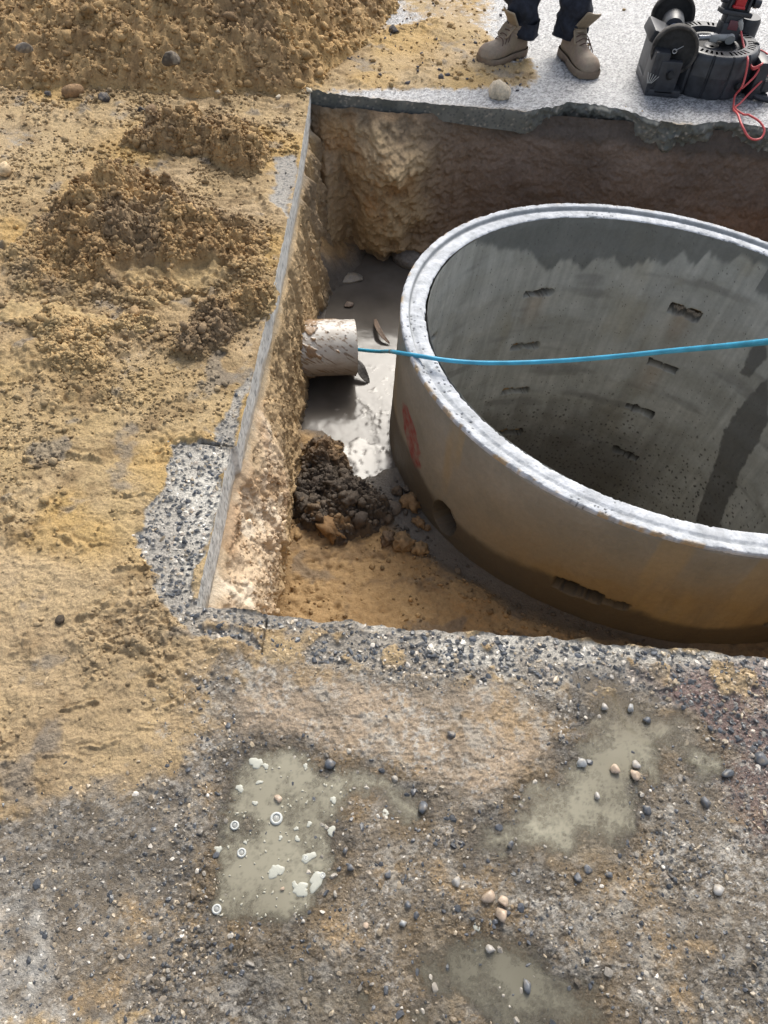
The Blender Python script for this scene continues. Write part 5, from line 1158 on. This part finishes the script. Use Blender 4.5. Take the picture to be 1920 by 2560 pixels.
# drum shell with panel grooves and vent slots
n = 288; a = np.arange(n)*2*math.pi/n; prof = [(DR*.93, .0), (DR*.965, .004), (DR*.985, .03), (DR*1.0, DH*.5), (DR*1.004, DH*.52), (DR*1.0, DH*.54), (DR*.99, DH-.030), (DR*.975, DH-.012), (DR*.94, DH-.002), (DR*.92, DH), (DR*.86, DH+.001), (DR*.78, DH+.001), (DR*.70, DH+.001), (DR*.66, DH+.001), (DR*.64, DH-.004), (DR*.62, DH-.035), (DR*.60, DH-.06)]
V = []
for k, (r_, z_) in enumerate(prof):
    gr = np.minimum.reduce([np.abs(((a-math.radians(x)+math.pi) % (2*math.pi))-math.pi) for x in (205, 235, 258, 283, 308, 335, 0, 25, 60, 95, 130, 165)]); gv = .006*ss(.030, .014, gr)*(k < 9)
    V.append(np.stack([(r_-gv)*np.cos(a), (r_-gv)*np.sin(a), np.full(n, z_)], 1))
V = np.concatenate(V); F_ = grid_faces(len(prof), n, wrap=True); rows_ = np.arange(len(prof)-1)[:, None]*np.ones((1, n)); cols_ = np.ones((len(prof)-1, 1))*np.arange(n)[None]
slot = (rows_ >= 10) & (rows_ <= 11) & (cols_ % 6 >= 3) & (cols_ % 36 > 7)
g = Geo(); g.add(V, F_.reshape(len(prof)-1, n, 4)[~slot], (.5, .5, .5)); drum = g.build('drum', M_BLK, reel, angle=35)
g = Geo(); g.lathe([(.01, DH-.03), (DR*.95, DH-.03)], 64, (.5, .5, .5)); g.lathe([(.01, DH-.055), (DR*.63, DH-.055)], 64, (.5, .5, .5)); g.build('inner_plate', M_BLK2, drum)
g = Geo(); g.lathe([(DR*.40, DH-.05), (DR*.46, DH-.02), (DR*.52, DH-.012), (DR*.57, DH-.018), (DR*.60, DH-.05)], 64, (.5, .5, .5)); g.lathe([(.01, DH-.03), (DR*.18, DH-.028), (DR*.22, DH-.05)], 40, (.5, .5, .5)); g.build('hub', M_GRYP if False else M_BLK, reel)
# camera head with spring lying across the hub
p0 = rel3(CR(765, 585, 3.56)); p0[2] = DH+.004; p1 = rel3(CR(1195, 575, 3.58)); p1[2] = DH+.010
ax = (p1-p0)/np.linalg.norm(p1-p0); Lc = np.linalg.norm(p1-p0); ch_ = Geo(); PP = [p0+ax*t for t in (Lc*.50, Lc*.52, Lc*.7, Lc*.93, Lc*.97, Lc)]
ch_.tube(np.array(PP), [.010, .0125, .0130, .0125, .010, .004], 20, (.5, .5, .5)); hd = ch_.build('camera_head', M_GRYP, reel)
t = np.linspace(0, 1, 260); B1 = np.cross(ax, [0, 0, 1.]); B1 /= np.linalg.norm(B1); B2 = np.cross(ax, B1); an = t*2*math.pi*13
hel = p0+ax*(t*Lc*.36)[:, None]+.009*(np.cos(an)[:, None]*B1+np.sin(an)[:, None]*B2); g = Geo(); g.tube(hel, .0018, 6, (.5, .5, .5)); g.build('spring', M_MET, hd)
g = Geo(); g.box(p0+ax*Lc*.42, (.035, .028, .030), bev=.006); g.build('clamp', M_GRYP, hd)
# left base frame
fr_ = Geo(); fr_.box(rel3((1.045, 3.52, .085)), (.055, .27, .17), bev=.012); fr_.box(rel3((1.085, 3.50, .015)), (.15, .24, .03), bev=.008); fr_.box(rel3((1.055, 3.60, .165)), (.10, .16, .05), np.array([[math.cos(.3), 0, math.sin(.3)], [0, 1, 0], [-math.sin(.3), 0, math.cos(.3)]]), .01)
fr_.box(rel3((1.018, 3.43, .09)), (.02, .10, .16), bev=.006); fr_.box(rel3((1.085, 3.395, .075)), (.09, .03, .13), bev=.008); frame = fr_.build('base_frame', M_BLK, reel, angle=35)
g = Geo()
for k in range(5):
    g.tube(np.array([rel3(CR(185+k*12, 1015, 3.378)), rel3(CR(200+k*32, 880+k*14, 3.378))]), .0014, 6, (.5, .5, .5))
g.build('panel_lines', M_WHT, frame)
# wheels + axle
fw, rw = rel3((1.09, 3.43, .166)), rel3((1.150, 3.80, .166)); axd = (rw-fw)/np.linalg.norm(rw-fw); MW = axes_to(-axd, (0, 0, 1))
fd = axd+np.array([.12, 0, -.05])
for c_, in ((fw,), (rw,)):
    w = empty('wheel', tuple(c_)); w.parent = reel; R_ = .094
    g = Geo(); g.lathe([(R_*.86, .012), (R_*.90, .017), (R_*.95, .0185), (R_*.99, .014), (R_, 0), (R_*.99, -.014), (R_*.95, -.0185), (R_*.88, -.016), (R_*.84, -.01)], 96, (.5, .5, .5), MW); g.build('tyre', plain('tyre_rubber', (.055, .05, .045), .85, bump=(150, .001), var=.5, varscale=50), w)
    g = Geo(); g.lathe([(.001, .012), (R_*.12, .012), (R_*.14, .005), (R_*.45, .003), (R_*.62, .006), (R_*.70, .003), (R_*.80, .005), (R_*.87, .011)], 72, (.5, .5, .5), MW); g.lathe([(R_*.86, -.01), (R_*.4, -.008), (.001, -.008)], 60, (.5, .5, .5), MW); rimo = g.build('rim', M_BLK2, w)
    g = Geo(); g.lathe([(.0075, .0125), (.0105, .015), (.0075, .0165), (.006, .013)], 20, (.5, .5, .5), MW); a0 = MW@np.array([.004, -.002, .015]); a1 = MW@np.array([.024, -.028, .016]); g.tube(np.array([a0, a1]), .0014, 6, (.5, .5, .5)); g.build('split_pin', M_MET, w)
g = Geo(); g.tube(np.array([fw, rw]), .020, 24, (.5, .5, .5)); g.build('axle', plain('axle_metal', (.35, .38, .48), .35, .4), reel)
g = Geo(); mid_ = fw+(rw-fw)*.62; g.tube(np.array([mid_, mid_+axd*.025, mid_+axd*.09]), [.040, .046, .046], 32, (.5, .5, .5)); g.box(mid_+axd*.03-[0, 0, .05], (.085, .07, .08), bev=.012); g.build('axle_bracket', M_BLK, reel, angle=35)
# monitor post with battery
b0 = rel3((1.345, 3.62, DH-.01)); t1 = rel3((1.365, 3.66, .42)); ud = (t1-b0)/np.linalg.norm(t1-b0); MM = axes_to(ud, (1, .05, 0))
g = Geo(); g.box(b0+ud*.03, (.085, .075, .06), MM, .008); g.box(b0+ud*.075, (.075, .06, .05), MM, .006); g.box(b0+ud*.20+MM@np.array([0, .01, 0]), (.115, .05, .22), MM, .01); g.box(b0+ud*.095, (.13, .07, .018), MM, .004)
for sx in (-1, 1): g.tube(np.array([b0+ud*.14+MM@np.array([sx*.055, -.02, 0]), b0+ud*.14+MM@np.array([sx*.082, -.02, 0])]), .016, 16, (.5, .5, .5)); g.tube(np.array([b0+ud*.11+MM@np.array([sx*.040, -.025, 0]), b0+ud*.30+MM@np.array([sx*.040, -.025, 0])]), .006, 10, (.5, .5, .5))
post = g.build('monitor_mount', M_BLK, reel, angle=35)
g = Geo(); g.box(b0+ud*.215+MM@np.array([-.002, -.022, 0]), (.042, .022, .20), MM, .003); g.box(b0+ud*.118+MM@np.array([-.006, -.030, 0]), (.050, .024, .010), MM, .003); g.build('red_panel', M_RED, post)
g = Geo(); g.box(b0+ud*.22+MM@np.array([.072, .01, 0]), (.014, .045, .20), MM, .003); g.build('orange_strip', M_YEL, post)
g = Geo(); g.box(b0+ud*.055+MM@np.array([0, -.038, 0]), (.042, .004, .034), MM, .001); g.build('label_plate', plain('label', (.14, .04, .05), .4), post)
g = Geo(); g.tube(np.array([b0+MM@np.array([0, -.05, .012]), b0+MM@np.array([0, -.062, .006])]), .020, 18, (.5, .5, .5)); g.build('knob', M_GRYP, post)
# motor can and right hand handle frame
g = Geo(); g.tube(rel3(np.array([(1.455, 3.72, .10), (1.455, 3.72, .20), (1.455, 3.72, .215)])), [.052, .052, .046], 36, (.5, .5, .5)); g.tube(rel3(np.array([(1.455, 3.72, .06), (1.455, 3.72, .11)])), .060, 36, (.5, .5, .5)); g.build('motor_housing', M_BLK, reel, angle=35)
g = Geo(); g.box(rel3((1.485, 3.50, .075)), (.05, .16, .15), bev=.015); g.box(rel3((1.515, 3.47, .06)), (.07, .10, .05), np.array([[.9, -.43, 0], [.43, .9, 0], [0, 0, 1]]), .015)
g.tube(rel3(spline([(1.47, 3.47, .04), (1.49, 3.43, .020), (1.54, 3.405, .016), (1.62, 3.40, .016), (1.72, 3.40, .016)], 30)), .013, 14, (.5, .5, .5)); g.tube(rel3(spline([(1.49, 3.50, .13), (1.53, 3.50, .135), (1.56, 3.49, .10), (1.55, 3.46, .05), (1.50, 3.45, .02)], 30)), .017, 14, (.5, .5, .5)); g.build('handle_frame', M_BLK, reel, angle=35)
for (px, py, Yp, r_) in ((1500, 565, 3.56, .017), (1590, 800, 3.48, .024), (1520, 740, 3.52, .020), (1300, 1060, 3.40, .014), (470, 920, 3.37, .016), (1600, 1180, 3.44, .016)):
    c_ = rel3(CR(px, py, Yp)); g = Geo(); g.tube(np.array([c_+[0, .02, -.01], c_, c_+[0, -.012, .006]]), [r_, r_, r_*.8], 18, (.5, .5, .5)); g.build('knob', M_BLK2, reel)
g = Geo(); g.tube(rel3(np.array([CR(1310, 250, 3.60), CR(1320, 300, 3.60), CR(1325, 365, 3.60)])), [.012, .013, .009], 14, (.5, .5, .5)); g.build('cable_plug', M_GRYP, reel)
cables = [('red cable hanging from the monitor post and looping over the pit edge', [CR(1325, 360, 3.60), CR(1350, 500, 3.56), CR(1385, 640, 3.48), CR(1412, 760, 3.395), CR(1385, 920, 3.385), CR(1340, 1060, 3.375), G((1580+1262/4.88)/SC, 1160/4.88/SC, .03), G((1580+1240/4.88)/SC, 1280/4.88/SC, .012), CR(1300, 1420, 3.17), CR(1360, 1570, 3.10), CR(1420, 1670, 3.08), CR(1500, 1705, 3.08), CR(1580, 1680, 3.09), CR(1615, 1600, 3.11), CR(1570, 1500, 3.14), CR(1460, 1420, 3.165), G((1580+1340/4.88)/SC, 1385/4.88/SC, .010), G((1580+1265/4.88)/SC, 1330/4.88/SC, .012), G((1580+1330/4.88)/SC, 1250/4.88/SC, .012), CR(1440, 1130, 3.40), CR(1560, 1010, 3.42), CR(1680, 890, 3.44), CR(1760, 840, 3.46)]),
          ('red cable coiled over the right side of the black reel', [CR(1340, 1080, 3.395), CR(1420, 1010, 3.40), CR(1520, 900, 3.42), CR(1560, 820, 3.43), CR(1480, 845, 3.43), CR(1445, 800, 3.45), CR(1470, 680, 3.50), CR(1440, 760, 3.45), CR(1480, 825, 3.42), CR(1570, 790, 3.42), CR(1600, 740, 3.46), CR(1560, 660, 3.52), CR(1510, 620, 3.55)]),
          ('red cable leaving the reel towards the right edge', [CR(1480, 600, 3.56), CR(1540, 605, 3.55), CR(1620, 640, 3.53), CR(1700, 690, 3.5), CR(1800, 740, 3.48)])]
for lab, pts in cables:
    pts = np.array(pts); P_ = spline(pts, 220 if len(pts) > 12 else 90); g = Geo(); g.tube(P_-pts[0], .0042, 10, (.5, .5, .5)); o = g.build('red_cable', M_REDC); o.location = pts[0]; tag(o, lab, 'cable')
print('total', round(time.time()-T0, 1), 'verts', sum(len(o.data.vertices) for o in bpy.data.objects if o.type == 'MESH'))
